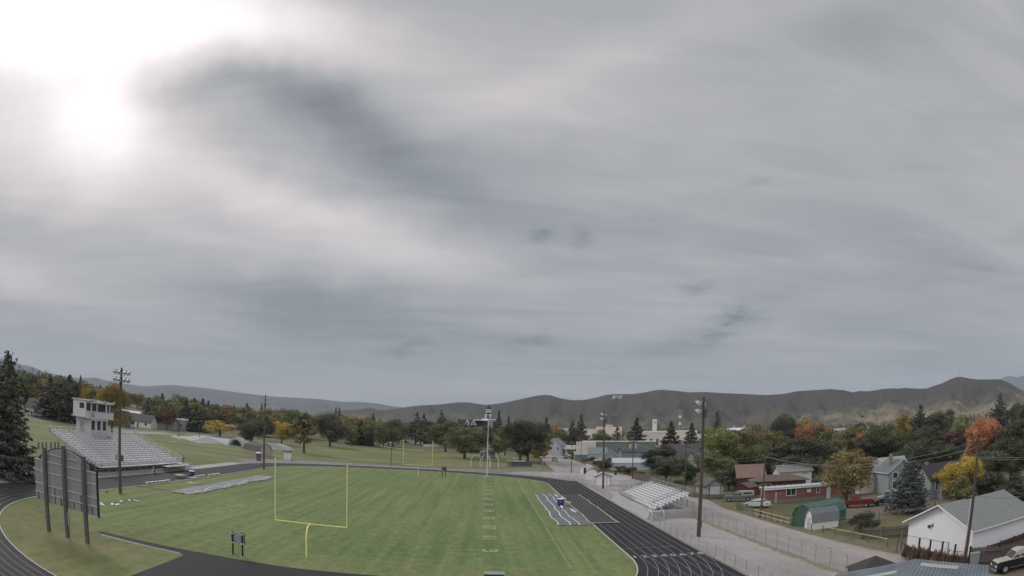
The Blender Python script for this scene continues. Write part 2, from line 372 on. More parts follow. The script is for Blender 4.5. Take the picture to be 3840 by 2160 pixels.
def ring(name, r0, r1, z, mat):
    a, b = stad(r0), stad(r1); n = len(a); mb = MB()
    mb.add([(p[0], p[1], z) for p in a]+[(p[0], p[1], z) for p in b], [(i, n+i, n+(i+1) % n, (i+1) % n) for i in range(n)])
    return struct(mb.build(name, mat))
GR, LAWN, RD, TR = gravel(), lawn(), road_mat(), track_mat()
CONC = concrete('concrete', (.30, .295, .285)); CONC_L = concrete('pale_concrete', (.40, .40, .41))
TF = turf()
# park lawns, streets, lots
sheet('park_lawn', [(-260, -30), (-44.5, -30), (-44.5, 104), (-42, 118), (-33, 134), (-18, 143.2), (0, 145), (20, 141.5), (27, 148), (37, 150), (34.5, 205), (30, 262), (14, 322), (-40, 335), (-60, 287), (-126, 256), (-230, 262), (-300, 150)], .006, LAWN)
sheet('baseball_infield', [(-4, 176), (10, 172), (30, 176), (33, 186), (22, 192), (2, 192), (-8, 184)], .012, M('infield_dirt', (.235, .165, .115), .95, .15, .15, space='World', c2=(.17, .16, .08)))
sheet('baseball_outfield_dirt', [(-1, 268), (16, 276), (26, 282), (24, 292), (6, 288), (-6, 276)], .012, M('infield_dirt2', (.27, .205, .15), .95, .12, .2, space='World'))
ring('track_apron', RO-.1, RO+3.4, .010, concrete('apron_gravel', (.27, .25, .235)))
ring('running_track', RI, RO, .016, TR)
struct(MB().poly([(p[0], p[1], .012) for p in stad(RI+.05)]).build('field_grass', TF))
sheet('track_chute', [(31.2, -34), (38.9, -34), (38.9, 6), (31.2, 6)], .018, TR)
sheet('track_far_chute', [(31.2, 99), (38.9, 99), (38.9, 112), (34, 114), (30.3, 112)], .018, TR)
DPTS = [(-19.9, -7.6), (-8.5, -7.0), (0, -7.2), (7.1, -6.6), (14, -7.6), (20, -11), (24, -16), (22, -20), (12, -26), (0, -28.2), (-9.3, -27.4), (-9.6, -9.6), (-10.4, -8.8), (-19.4, -8.8), (-20.3, -8.2)]
sheet('high_jump_apron', DPTS, .019, TR)
sheet('runway_edging', [(-19.4, -8.8), (-10.4, -8.8), (-9.8, -9.1), (-10.3, -9.3), (-19.0, -9.5)], .0185, concrete('old_edging', (.30, .27, .21)))
sheet('gravel_lot', [(38.95, -36), (46.4, -36), (46.6, 100), (56, 104), (57.5, 118), (55, 140), (49, 150), (37, 150), (27, 148), (21, 140), (31, 131), (38.2, 117), (40.5, 104), (38.95, 92)], .011, GR)
sheet('alley', [(46.6, -45), (55.2, -45), (55.0, -10), (54.4, 20), (54.6, 45), (56.5, 60), (53, 80), (52, 104), (46.6, 100)], .014, RD)
sheet('side_street', [(37.0, 148), (49.5, 147), (52, 200), (53, 300), (49, 420), (43, 420), (41, 300), (38.5, 200)], .015, RD)
sheet('back_yard_dirt', [(60, 16), (72, 13), (90, 15), (93, 34), (86, 44), (76, 40), (66, 36), (60, 26)], .008, M('back_yard', (.155, .130, .10), .95, .15, .4, space='World', c2=(.20, .165, .13)))
sheet('dirt_yard', [(55.4, -45), (75, -45), (69, -18), (58, -14), (55.6, -10)], .008, M('yard_dirt', (.17, .14, .105), .95, .2, .5, space='World'))
ASPH = M('street_asphalt', (.12, .12, .125), .9, .15, .4, space='World')
def ribbon(name, pts, w, z, mat):
    mb = MB(); L = []; Rr = []
    for i, p in enumerate(pts):
        a = pts[max(0, i-1)]; b = pts[min(len(pts)-1, i+1)]; d = Vector((b[0]-a[0], b[1]-a[1])).normalized(); n = Vector((-d.y, d.x))*(w/2)
        L.append((p[0]+n.x, p[1]+n.y, terrain(p[0], p[1])+z)); Rr.append((p[0]-n.x, p[1]-n.y, terrain(p[0], p[1])+z))
    k = len(pts); mb.add(L+Rr, [(i, k+i, k+i+1, i+1) for i in range(k-1)]); return struct(mb.build(name, mat))
def gp(*a): return [tuple(G(u, v)[:2]) for u, v in a]
ribbon('street', gp((60, 1556), (230, 1584), (420, 1601), (600, 1611), (760, 1627))+[(-98, 262), (-62, 292), (-10, 322), (30, 330), (60, 335)], 11, .03, ASPH)
ribbon('parking_strip', gp((430, 1618), (540, 1622), (640, 1626)), 9, .02, CONC)
ribbon('park_path', gp((690, 1642), (640, 1660), (500, 1640)), .8, .02, M('path_dirt', (.27, .25, .13), .95))
sheet('skate_park_slab', gp((652, 1640), (690, 1636), (800, 1630), (900, 1652), (1000, 1662), (1060, 1683), (960, 1684), (900, 1676), (830, 1664), (740, 1660), (700, 1648)), .016, CONC_L)
sheet('dirt_path_edge', [(55.0, -12), (57.2, -12), (56.8, 12), (56.5, 34), (55, 44), (54.3, 30), (54.2, 10)], .017, M('dry_verge', (.24, .20, .135), .95, .2, .9, space='World', c2=(.13, .12, .07)))

random.seed(3)
def ragged(name, pts, w, z, mat, j=.3):
    q = []
    for a, b in zip(pts, pts[1:]):
        n = max(2, int(math.hypot(b[0]-a[0], b[1]-a[1])/.7))
        q += [(a[0]+(b[0]-a[0])*i/n, a[1]+(b[1]-a[1])*i/n) for i in range(n)]
    q.append(pts[-1]); L = []; R_ = []
    for i, p in enumerate(q):
        a = q[max(0, i-1)]; b = q[min(len(q)-1, i+1)]; d = Vector((b[0]-a[0], b[1]-a[1])).normalized()
        l = w/2+random.uniform(-j, j); r = w/2+random.uniform(-j, j); L.append((p[0]-d.y*l, p[1]+d.x*l, z)); R_.append((p[0]+d.y*r, p[1]-d.x*r, z))
    k = len(q); return struct(MB().add(L+R_, [(i, k+i, k+i+1, i+1) for i in range(k-1)]).build(name, mat))
DRYG = M('dry_grass', (.22, .175, .11), .95, .25, 1.2, space='World', c2=(.30, .25, .17)); VERGE = M('green_verge', (.11, .12, .065), .95, .25, .9, space='World', c2=(.19, .165, .10))
ragged('dry_grass_strip', [(46.6, -36), (46.6, 35)], .9, .019, DRYG, .28); ragged('alley_verge', [(56.4, -8), (56.0, 14), (55.8, 36), (56.4, 44)], 1.5, .0165, VERGE, .5); ragged('alley_crown_strip', [(51.2, -40), (50.6, 0), (50.4, 40)], .5, .0155, M('crown_strip', (.31, .285, .26), .95, .1, 1, space='World'), .2)
ragged('track_edge_weeds', [(39.15, -34), (39.15, 32)], .25, .020, DRYG, .12); ragged('alley_verge', [(57.8, -13), (56.4, -9), (56, -4)], 2.4, .0168, DRYG, .6)

# ------------------------------------------------------------------ painted lines
LINE = M('line_paint', (.25, .25, .265), .8, .3, 1.2, space='World'); LINEF = M('faint_field_paint', (.26, .285, .18), .9, .15, 1.5, space='World'); LINEN = M('field_number_paint', (.36, .39, .28), .9, .2, 2.0, space='World'); CURB = M('curb_paint', (.52, .51, .50), .8, .08, 2, space='World')
def strip(mb, pts, w, z):
    for (a, b) in zip(pts, pts[1:]):
        d = Vector((b[0]-a[0], b[1]-a[1])).normalized(); n = Vector((-d.y, d.x))*(w/2)
        mb.poly([(a[0]-n.x, a[1]-n.y, z), (b[0]-n.x, b[1]-n.y, z), (b[0]+n.x, b[1]+n.y, z), (a[0]+n.x, a[1]+n.y, z)])
LW = (RO-RI)/8
mb = MB()
for i in range(1, 9):
    p = stad(RI+LW*i-(0.1 if i == 8 else 0)); strip(mb, p+[p[0]], .065, .0235)
for x in [31.2+k*(7.7/8) for k in range(1, 9)]: strip(mb, [(x, -34), (x, 4)], .05, .0275)
strip(mb, [(31.1, 10.4), (37.2, 10.6)], .12, .0275); strip(mb, [(31.1, 101.5), (38.8, 101.3)], .10, .0275); strip(mb, [(38.2, 2.6), (38.9, 2.3)], .1, .0275)
for i in range(14):                                  # broken staggered marks at the bend
    for k in (2, 4, 6): strip(mb, [(31.2+k*.96-i*.05, -1-i*1.0), (31.2+k*.96-.02-i*.05, -1.4-i*1.0)], .07, .0285)
struct(mb.build('track_lane_lines', LINE))
mb = MB(); a = stad(RI-.02); b = stad(RI+.10); n_ = len(a)
mb.add([(p[0], p[1], .02) for p in a]+[(p[0], p[1], .06) for p in a]+[(p[0], p[1], .06) for p in b]+[(p[0], p[1], .02) for p in b], [(i+k*n_, (i+1) % n_+k*n_, (i+1) % n_+(k+1)*n_, i+(k+1)*n_) for k in range(3) for i in range(n_)])
struct(mb.build('track_curb', CURB))
mb = MB()
strip(mb, [(-24.38, 0), (24.38, 0)], .11, .017); strip(mb, [(24.38, 0), (24.38, 109.73)], .13, .0175); strip(mb, [(-24.38, 0), (-24.38, 109.73)], .09, .0175)
strip(mb, [(-24.38, 109.73), (24.38, 109.73)], .1, .017); strip(mb, [(-24.3, 9.144), (24.3, 9.144)], .07, .017)
for k in range(2, 12): strip(mb, [(-24.3, 9.144*k), (24.3, 9.144*k)], .035, .017)
for x in (-8.13, 8.13):
    for k in range(0, 40):
        strip(mb, [(x, 11+2.286*k), (x, 11.6+2.286*k)], .08, .018)
strip(mb, [(26.4, -2), (26.4, 26)], .05, .018)
for k in range(9): strip(mb, [(27.6+.1*k, 26-3.4*k), (27.8+.1*k, 24.6-3.4*k)], .1, .018)
struct(mb.build('field_lines', LINEF))
def text_mesh(s, size, z=0.0):
    cu = bpy.data.curves.new('txt', 'FONT'); cu.body = s; cu.size = size; cu.offset = .018*size; cu.align_x = 'CENTER'; cu.align_y = 'CENTER'; cu.resolution_u = 3
    o = bpy.data.objects.new('txt', cu); col.objects.link(o); dg = bpy.context.evaluated_depsgraph_get(); dg.update()
    me = o.evaluated_get(dg).to_mesh(); vs = [tuple(v.co) for v in me.vertices]; fs = [tuple(p.vertices) for p in me.polygons]
    bpy.data.objects.remove(o); bpy.data.curves.remove(cu); return vs, fs
mb = MB()
for i in range(8):
    vs, fs = text_mesh(str(i+1), 1.75); x0 = 31.5+i*1.01
    mb.add([(x0+v[0]*.85, 5.05+v[1], .0295) for v in vs], fs)
struct(mb.build('lane_numbers', M('lane_number_paint', (.40, .40, .40), .8, .1, 2)))
mb = MB()
marks = ['G', '1 0', '2 0', '3 0', '4 0', '5 0', '4 0', '3 0', '2 0', '1 0', 'G']
for i, s in enumerate(marks):
    vs, fs = text_mesh(s, 2.35)
    yy = 9.144*(i+1)
    mb.add([(17.1-v[1], yy+v[0]*1.0, .0205) for v in vs], fs)       # read from the right-hand sideline
struct(mb.build('yard_numbers', LINEN))
mb = MB()
for i, s in enumerate(marks[1:]):
    vs, fs = text_mesh(s, 2.0); mb.add([(-17.4+v[1], 9.144*(i+1.1)-v[0], .0205) for v in vs], fs)
struct(mb.build('yard_numbers_far_side', LINEF))
# worn earth streaks by the left sideline and across the track
MUD = M('worn_earth', (.15, .14, .105), .95, .2, .6, space='World'); mb = MB()
strip(mb, [(-29.4, 6), (-29.6, 20), (-30.8, 34)], .5, .0185); strip(mb, [(-29.5, 79), (-26, 92), (-22, 104), (-17, 113)], .8, .0185)
struct(mb.build('worn_strip', MUD))
mb = MB(); strip(mb, [(-43.5, 29), (-39.5, 29.6), (-36, 30.5), (-33, 31.4), (-31.6, 31.8)], .9, .031); strip(mb, [(-43.5, 69), (-40, 69.8), (-35.6, 71.2)], .8, .031)
struct(mb.build('mat_crossing', M('crossing_mat', (.085, .075, .08), .9, .2, 1)))

# ------------------------------------------------------------------ hills
def skyline(pts, D): return [(math.atan2(d.x, d.y), CP[2]+D*d.z/math.hypot(d.x, d.y)) for d in (ray(u, v) for u, v in pts)]
def hill(name, pts, Dc, Db, mat, amp=.10, seed=0, na=420, nr=26, back=1.35):
    from mathutils import noise as mn
    sk = skyline(pts, Dc); a0, a1 = sk[0][0], sk[-1][0]; vs = []; fs = []
    rows = [(i/nr) for i in range(nr+1)]+[1.25, 1.7]
    for j, t in enumerate(rows):
        for i in range(na+1):
            a = a0+(a1-a0)*i/na
            k = 0
            while k < len(sk)-2 and sk[k+1][0] < a: k += 1
            f = (a-sk[k][0])/(sk[k+1][0]-sk[k][0]); f = max(0, min(1, f)); c = sk[k][1]+(sk[k+1][1]-sk[k][1])*f
            n = mn.fractal(Vector((a*26+seed, t*2.2, seed)), 1.0, 2.1, 5)
            n2 = mn.ridged_multi_fractal(Vector((a*17+seed+t*1.1, t*1.4, seed+3)), 1.0, 2.0, 4, 1.0, 2.0)
            if t <= 1:
                D = Db+(Dc-Db)*t; env = max(0.0, t*(1-t))*4
                z = c*(t**1.35)*(1-.62*env*max(0, min(1, .6*n2-.2)))+c*amp*env*n
                zmax = (CP[2]+(c-CP[2])*D/Dc)
                z = min(z, zmax-.004*c*(1-t))
            else:
                D = Dc*(1+(t-1)*back); z = c*max(0, 1-(t-1)*1.2)
            vs.append((CP[0]+D*math.sin(a), CP[1]+D*math.cos(a), z-1.0 if t < .001 else z))
    W = na+1
    for j in range(len(rows)-1):
        for i in range(na): fs.append((j*W+i, j*W+i+1, (j+1)*W+i+1, (j+1)*W+i))
    o = MB().add(vs, fs).build(name, mat, smooth=True); return struct(o)
def hill_mat(name, low, mid, top, zs, tint=.25):
    n = NT(name)
    big = n.noise(.0022, 6, (1, 1, 1.6), .62, .5); mid_n = n.noise(.011, 5, (1, 1, 1), .65, .5); fine = n.noise(.06, 4)
    v = n.math('ADD', n.math('DIVIDE', n.z, zs), n.math('MULTIPLY', n.math('SUBTRACT', big, .5), 1.1))
    v = n.math('ADD', v, n.math('MULTIPLY', n.math('SUBTRACT', mid_n, .5), 1.15)); v = n.math('ADD', v, n.math('MULTIPLY', smooth(n, 1300, n.x, 300), .28))   # barer, paler slopes lie to the right
    v = n.math('ADD', v, n.math('MULTIPLY', n.math('SUBTRACT', fine, .5), .18))
    return n.done(n.ramp(v, [(.08, low), (.36, mid), (.72, top)]))
brownhill = [(1180, 1548), (1250, 1540), (1310, 1538), (1350, 1535), (1385, 1529.5), (1416, 1537), (1443, 1540), (1476, 1534), (1537, 1524.5), (1581, 1520), (1636, 1517.6), (1719, 1508.5), (1761, 1509), (1802, 1515.7), (1830, 1518), (1885, 1511), (1950, 1497), (2012, 1483.5), (2043, 1480.5), (2064, 1482), (2104, 1494), (2149, 1501), (2195, 1499), (2240, 1489.6), (2271, 1481), (2301, 1478), (2377, 1477.4), (2422, 1471), (2453, 1464), (2483, 1461.6), (2527, 1465), (2584, 1471.4), (2648, 1470), (2717, 1474.6), (2813, 1478.4), (2870, 1481.6), (2940, 1477), (2987, 1467), (3051, 1463), (3114, 1458.7), (3163, 1463), (3198, 1471.4), (3221, 1466), (3259, 1467), (3306, 1458.7), (3348, 1455.6), (3370, 1457), (3392, 1454), (3433, 1457), (3475, 1457), (3497, 1448), (3529, 1438.7), (3560, 1423), (3589, 1413), (3608, 1414), (3640, 1419.7), (3665, 1423), (3703, 1423), (3748, 1422), (3776, 1432), (3805, 1448), (3838, 1466), (3950, 1500), (4100, 1500)]
hB = hill('hills', brownhill, 3000, 1500, hill_mat('sage_hill', (.245, .205, .147), (.098, .089, .065), (.056, .051, .042), 120), .26, 3.1, 560)
leftrange = [(-400, 1290), (-150, 1320), (0, 1344.5), (19, 1346.6), (62, 1360), (83, 1369), (103, 1371), (124, 1376.6), (145, 1385), (166, 1396), (186, 1398), (230, 1410), (304, 1418), (358, 1416), (395, 1426), (425, 1430), (471, 1439.5), (516, 1445.5), (547, 1449), (590, 1446), (638, 1443.5), (668, 1445), (706, 1451), (721, 1449.5), (812, 1461), (904, 1473), (964, 1480.5), (1025, 1487), (1116, 1492), (1192, 1496), (1222, 1500), (1298, 1508), (1333, 1507), (1374, 1509), (1416, 1513.5), (1471, 1524), (1507, 1527), (1620, 1540)]
hill('mountain_range', leftrange, 9000, 4200, hill_mat('range_slope', (.16, .15, .135), (.085, .085, .085), (.060, .062, .070), 420), .15, 11.7, 420)  # bluish upper slopes: distance haze put into the base colour
hill('distant_mountains', [(3640, 1470), (3700, 1445), (3748, 1422), (3773, 1411), (3798, 1411), (3821, 1416), (3833, 1408), (3850, 1413), (3950, 1425), (4150, 1440)], 13500, 9000, M('distant_forest', (.05, .06, .07), .95, .2, .001, space='World'), .08, 5.5, 90)
# emblem and letter laid out in whitewashed stones near the crest
me = hB.data; bv = BVHTree.FromPolygons([v.co.copy() for v in me.vertices], [tuple(p.vertices) for p in me.polygons])
def on_hill(u, v):
    d = ray(u, v); h = bv.ray_cast(CV, d.normalized()); return (h[0]-d.normalized()*4) if h[0] else AT(u, v, 2900)
def draped(name, quads, mat, label, cat):
    mb = MB()
    for q in quads:
        P = [on_hill(*p) for p in q]; mb.add([tuple(p) for p in P]+[(p.x, p.y, p.z-3) for p in P], [(0, 1, 2, 3), (7, 6, 5, 4), (0, 4, 5, 1), (1, 5, 6, 2), (2, 6, 7, 3), (3, 7, 4, 0)])
    return tag(mb.build(name, mat), label, cat)
stone = M('whitewashed_stone', (.42, .42, .40), .9, .15, .02, space='World')
draped('hillside_letter', [[(2295, 1491), (2307, 1491), (2307, 1493.5), (2294, 1493.5)], [(2300, 1483.5), (2305, 1483.5), (2304, 1491), (2298, 1491)], [(2303, 1484), (2310, 1484), (2319, 1489), (2314, 1489)], [(2314, 1488), (2319, 1488), (2328, 1484), (2322, 1484)], [(2326, 1483), (2335, 1483), (2334, 1485), (2326, 1485)], [(2328, 1485), (2332, 1485), (2330, 1491), (2326, 1491)], [(2320, 1491), (2331, 1491), (2331, 1493.5), (2320, 1493.5)]], stone, 'white letter of stones laid on the brown hillside just under the crest', 'hillside letter')
draped('hillside_letter', [[(3603, 1424), (3606, 1424), (3607, 1431), (3604, 1431)], [(3615, 1424), (3618, 1424), (3618, 1431), (3615, 1431)], [(3603, 1422.5), (3618, 1422.5), (3618, 1424), (3603, 1424)], [(3604, 1431), (3618, 1431), (3618, 1432.5), (3604, 1432.5)]], M('faded_stone', (.17, .165, .155), .9, .1, .02, space='World'), 'faint square emblem on the slope under the hilltop mast', 'hillside letter')
def mast(u, v0, v1, D, r, label, name='radio_mast'):
    a = AT(u, v1, D); b = AT(u, v0, D); mb = MB().tube((0, 0, -3), (0, 0, b.z-a.z), r, r*.4, 6)
    o = thing(name, label, 'mast', a); mb.build('mast_shaft', grey, o)
    MB().cb((0, 0, (b.z-a.z)*.97), (r*5, r*5, r*3)).build('antenna', grey, o)
mast(3598, 1393, 1412, 2990, .8, 'thin mast standing on the highest hilltop at the right')
for u, v, q in ((2282, 1466, 'leftmost'), (2289, 1463, 'middle'), (2296, 1464, 'rightmost')): mast(u, v, 1480, 2990, .35, q+' of three thin masts on the crest beside the white hillside letter')

# ------------------------------------------------------------------ vegetation
def foliage(name, c, var=.45):
    n = NT(name, .8)
    tc = n.t.nodes.new('ShaderNodeTexCoord'); nz = n.t.nodes.new('ShaderNodeTexNoise'); nz.inputs['Scale'].default_value = 6; nz.inputs['Detail'].default_value = 4; n.t.links.new(tc.outputs['Object'], nz.inputs['Vector'])
    lo = tuple(x*(1-var) for x in c); hi = tuple(x*(1+var) for x in c)
    cc = n.ramp(nz.outputs[0], [(.34, lo), (.66, hi)])
    oi = n.t.nodes.new('ShaderNodeObjectInfo'); mr = n.t.nodes.new('ShaderNodeMapRange'); mr.inputs[3].default_value = .8; mr.inputs[4].default_value = 1.2; n.t.links.new(oi.outputs['Random'], mr.inputs[0])
    sv = n.t.nodes.new('ShaderNodeVectorMath'); sv.operation = 'SCALE'; n.t.links.new(cc, sv.inputs[0]); n.t.links.new(mr.outputs[0], sv.inputs['Scale'])
    n.done(sv.outputs[0]); return n.m
FOL = {'olivegold': foliage('foliage_olive_gold', (.245, .195, .085), .42), 'dark': foliage('foliage_dark', (.098, .106, .070)), 'green': foliage('foliage_green', (.145, .162, .072)), 'lime': foliage('foliage_lime', (.20, .21, .082)),
       'olive': foliage('foliage_olive', (.185, .175, .082)), 'yellow': foliage('foliage_yellow', (.46, .34, .09), .4), 'gold': foliage('foliage_gold', (.29, .225, .08), .38), 'orange': foliage('foliage_orange', (.48, .22, .12), .35),
       'russet': foliage('foliage_russet', (.185, .115, .085)), 'conifer': foliage('foliage_conifer', (.115, .115, .10)), 'blue': foliage('foliage_blue_spruce', (.12, .133, .125)),
       'dry': foliage('foliage_dry', (.17, .135, .085)), 'plum': foliage('foliage_plum', (.13, .082, .08))}
BARK = M('bark', (.10, .085, .072), .95, .3, 4)
def leafq(mb, p, s, out=None):
    u = Vector((random.gauss(0, 1), random.gauss(0, 1), random.gauss(0, .8))).normalized()
    if out is not None: u = (u+out*1.1).normalized()
    a = u.orthogonal().normalized(); b = u.cross(a); t = random.random()*6.28; c, q = math.cos(t), math.sin(t); a, b = a*c+b*q, b*c-a*q
    s1 = s*random.uniform(.6, 1.25); s2 = s1*random.uniform(.45, .8)
    mb.add([p-a*s1-b*s2*.3, p-b*s2+a*s1*.2, p+a*s1+b*s2*.2, p+b*s2-a*s1*.25], [(0, 1, 2, 3)])
def crown_round(nl, leaves, s, zc=.62, rx=.36, rz=.34, seed=1, lobe=(.13, .2), clip=.2):
    random.seed(seed); mb = MB(); lobes = []
    for i in range(nl):
        while True:
            v = Vector((random.uniform(-1, 1), random.uniform(-1, 1), random.uniform(-1, 1)))
            if .25 < v.length < 1: break
        v = v.normalized()*(.45+.4*random.random()); k = 1-.35*max(0, v.z)**2
        lobes.append((Vector((v.x*rx*k*1.05, v.y*rx*k*1.05, zc+v.z*rz)), random.uniform(*lobe)))
    lobes.append((Vector((0, 0, zc)), rx*.55))
    for i in range(leaves):
        c, r = random.choice(lobes); d = Vector((random.gauss(0, 1), random.gauss(0, 1), random.gauss(0, 1))).normalized()
        if d.z < -.3 and random.random() < .5: d.z = -d.z
        rr = r*(random.random()**.33)*random.uniform(.85, 1.18)
        p = c+Vector((d.x*rr, d.y*rr, d.z*rr*.85))
        if p.z < clip: continue
        leafq(mb, p, s, d)
    return mb
def trunk_mb(h=.4, r=.022, limbs=5, seed=0, spread=.22):
    random.seed(seed+50); mb = MB(); mb.path([(0, 0, -.02), (.004, .003, h*.4), (-.004, .006, h), (0.006, 0, h*1.5)], [r*1.35, r, r*.8, r*.35], 7)
    for i in range(limbs):
        t = 2*math.pi*(i+random.random()*.5)/limbs; z0 = h*random.uniform(.6, 1.05); q = spread*random.uniform(.7, 1.1)
        mb.path([(0, 0, z0), (math.cos(t)*q*.45, math.sin(t)*q*.45, z0+.10), (math.cos(t)*q, math.sin(t)*q, z0+.25)], [r*.55, r*.4, r*.15], 5)
    return mb
def crown_conifer(leaves, s, rad=.2, z0=.06, seed=1, top=1.0, shape=1.0, tiers=17, droop=.06, gap=.0):
    random.seed(seed); mb = MB(); n = 0; br = []
    for t in range(tiers):
        f = t/tiers
        k = max(5, int(11*(1-f)+4))
        for j in range(k):
            a = 2*math.pi*(j+random.random()*.8)/k; z = z0+(top-z0)*(f+random.uniform(-.4, .4)/tiers)
            R_ = rad*max(.07, (1-f)**shape)*random.uniform(.68, 1.22)
            if random.random() < gap: continue
            br.append((a, z, R_))
    tot = sum(b[2] for b in br)
    for a, z, R_ in br:
        m = max(6, int(leaves*R_/tot)); wd = R_*.34+.006
        for i in range(m):
            q = random.random()**.65; lat = random.uniform(-1, 1)*wd*(1-.6*q)
            x = math.cos(a)*R_*q-math.sin(a)*lat; y = math.sin(a)*R_*q+math.cos(a)*lat
            zz = z-droop*q*(R_/rad)-random.uniform(0, .022)+(.03*(q > .85))
            leafq(mb, Vector((x, y, min(zz, top))), s, Vector((math.cos(a)*.5, math.sin(a)*.5, .5)))
    for i in range(int(leaves*.02)+8): leafq(mb, Vector((random.gauss(0, .004), random.gauss(0, .004), top-random.random()*.09)), s*.6)
    return mb
PROTO = {}
WID = {}
def proto(key, crown, trunk):
    rs = sorted(math.hypot(p.x, p.y) if hasattr(p, 'x') else math.hypot(p[0], p[1]) for p in crown.v); zs = sorted(p[2] for p in crown.v); k = 1/zs[int(len(zs)*.996)]
    WID[key] = 2*rs[int(len(rs)*.965)]; crown.v = [(p[0], p[1], p[2]*k) for p in crown.v]; trunk.v = [(p[0], p[1], p[2]*k) for p in trunk.v]
    _proto(key, crown, trunk)
def _proto(key, crown, trunk): PROTO[key] = (crown.build('crown', FOL['green']), trunk.build('trunk', BARK)); [col.objects.unlink(o) for o in PROTO[key]]
NRM = dict(leaves=2300, s=.030)
proto('round0', crown_round(14, 2900, .027, zc=.55, rx=.38, rz=.40, clip=.10, seed=1), trunk_mb(.32, seed=1)); proto('round1', crown_round(18, 3000, .026, zc=.54, rx=.42, rz=.41, clip=.10, seed=2), trunk_mb(.28, seed=2)); proto('round2', crown_round(12, 2700, .028, zc=.56, rx=.34, rz=.40, clip=.10, seed=3), trunk_mb(.34, seed=3))
proto('round3', crown_round(22, 3200, .025, zc=.50, rx=.46, rz=.42, seed=14, clip=.03), trunk_mb(.24, seed=4))
proto('fine0', crown_round(26, 14000, .0135, zc=.54, rx=.42, rz=.41, seed=5, lobe=(.10, .17), clip=.12), trunk_mb(.28, seed=5)); proto('fine1', crown_round(22, 14000, .0135, zc=.54, rx=.38, rz=.42, seed=6, lobe=(.10, .18), clip=.08), trunk_mb(.3, seed=6))
proto('poplar', crown_round(18, 3000, .023, zc=.58, rx=.21, rz=.42, seed=7, lobe=(.09, .13)), trunk_mb(.3, .018, 4, 7, .1))
proto('con0', crown_conifer(2600, .024, .20, seed=8, droop=.05), trunk_mb(.5, .013, 0, 8)); proto('con1', crown_conifer(2600, .024, .155, seed=9, tiers=20, shape=.75, droop=.03), trunk_mb(.5, .013, 0, 9)); proto('con2', crown_conifer(2600, .026, .26, seed=10, tiers=13, shape=.85, droop=.07, gap=.12), trunk_mb(.5, .014, 0, 10))
proto('confine', crown_conifer(24000, .0105, .25, z0=.07, seed=11, tiers=26, shape=.55, droop=.05, gap=.10), trunk_mb(.5, .016, 0, 11)); proto('confine2', crown_conifer(13000, .0125, .27, z0=.12, seed=12, tiers=18, shape=.8, droop=.04, gap=.08), trunk_mb(.5, .016, 0, 12))
proto('bush', crown_round(10, 1800, .045, zc=.42, rx=.5, rz=.36, seed=13, lobe=(.16, .26), clip=-.02), trunk_mb(.2, .02, 5, 13, .3)); proto('bushf', crown_round(16, 7000, .022, zc=.42, rx=.5, rz=.36, seed=15, lobe=(.14, .24), clip=-.02), trunk_mb(.2, .02, 5, 15, .3))
def tree(kind, colr, loc, h, w, label, group=None, cat='tree', name=None):
    nm = name or ('conifer_tree' if kind.startswith('con') else 'bush' if kind.startswith('bush') else 'deciduous_tree')
    o = thing(nm, label, cat, loc, random.uniform(0, 6.28), group)
    s = w/WID[kind]; o.scale = (s, s, h/1.0)
    for q in PROTO[kind]:
        c = q.copy(); col.objects.link(c); c.parent = o
        if q.name.startswith('crown'): c.material_slots[0].link = 'OBJECT'; c.material_slots[0].material = FOL[colr]
    return o
def tree_px(kind, colr, u, vtop, wpx, label, D=None, vbase=None, group=None, lift=0, **k):
    # placed on the ground at distance D (or where its foot shows), as tall and wide as it looks
    if D is None:
        g = G(u, vbase); D = math.hypot(g.x-CP[0], g.y-CP[1])
    d = ray(u, vtop); e = AT(u, vtop, D); z0 = terrain(e.x, e.y)+lift; h = max(1.5, e.z-z0)
    w = wpx/FPX*D*(1.36 if not kind.startswith('con') else 1.7)
    return tree(kind, colr, (e.x, e.y, z0), h*1.0, w, label, group, **k)
T = tree_px
# the individually recognisable trees, left to right
T('confine', 'conifer', 30, 1325, 168, 'huge dark spruce at the left edge in front of the grassy bank', D=98)
T('con0', 'conifer', 190, 1405, 95, 'tall dark fir on the left hillside, nearest the houses', D=292); T('round0', 'dark', 226, 1412, 100, 'broad dark pine with a bare trunk beside the parking road, left of the press box', D=285)
T('con1', 'conifer', 262, 1408, 70, 'dark fir just left of the press box, between broader trees', D=290); T('round2', 'dark', 288, 1430, 80, 'dense dark tree whose foot is hidden by the press box', D=300)
T('round2', 'gold', 318, 1446, 44, 'small golden tree showing above the left end of the press box roof', D=245); T('fine1', 'gold', 425, 1441, 125, 'big golden green tree rising behind the press box and the left light pole', D=232)
T('round1', 'gold', 372, 1462, 60, 'yellowing tree directly over the press box roof, left of the big golden one', D=246)
T('con1', 'conifer', 303, 1408, 22, 'narrow spire-like fir on the left skyline with a flat tip', D=520); T('con1', 'conifer', 377, 1444, 24, 'lone narrow fir poking above the golden trees behind the press box', D=430)
T('con0', 'conifer', 90, 1390, 60, 'dark fir just right of the huge spruce, on the far hillside', D=520); T('round1', 'olive', 112, 1402, 80, 'olive tree on the hillside right of the huge spruce', D=470)
T('round0', 'gold', 128, 1442, 34, 'small yellow tree above the white gable on the left hillside', D=360); T('round3', 'russet', 165, 1468, 70, 'reddish bush-like tree over the low houses at the left', D=330)
T('round1', 'russet', 628, 1520, 60, 'bare reddish tree in front of the beige house on the left street', D=352, group=None)
T('con0', 'conifer', 700, 1500, 62, 'dark fir right of the grey garage beside the street', D=385); T('con0', 'dark', 738, 1520, 66, 'broad dark spruce beside the street above the skate park', D=372)
T('con0', 'conifer', 610, 1476, 52, 'dark pointed fir on the skyline left of the second light pole', D=520)
T('round0', 'lime', 676, 1480, 60, 'light green round tree on the skyline above the grey garage', D=560)
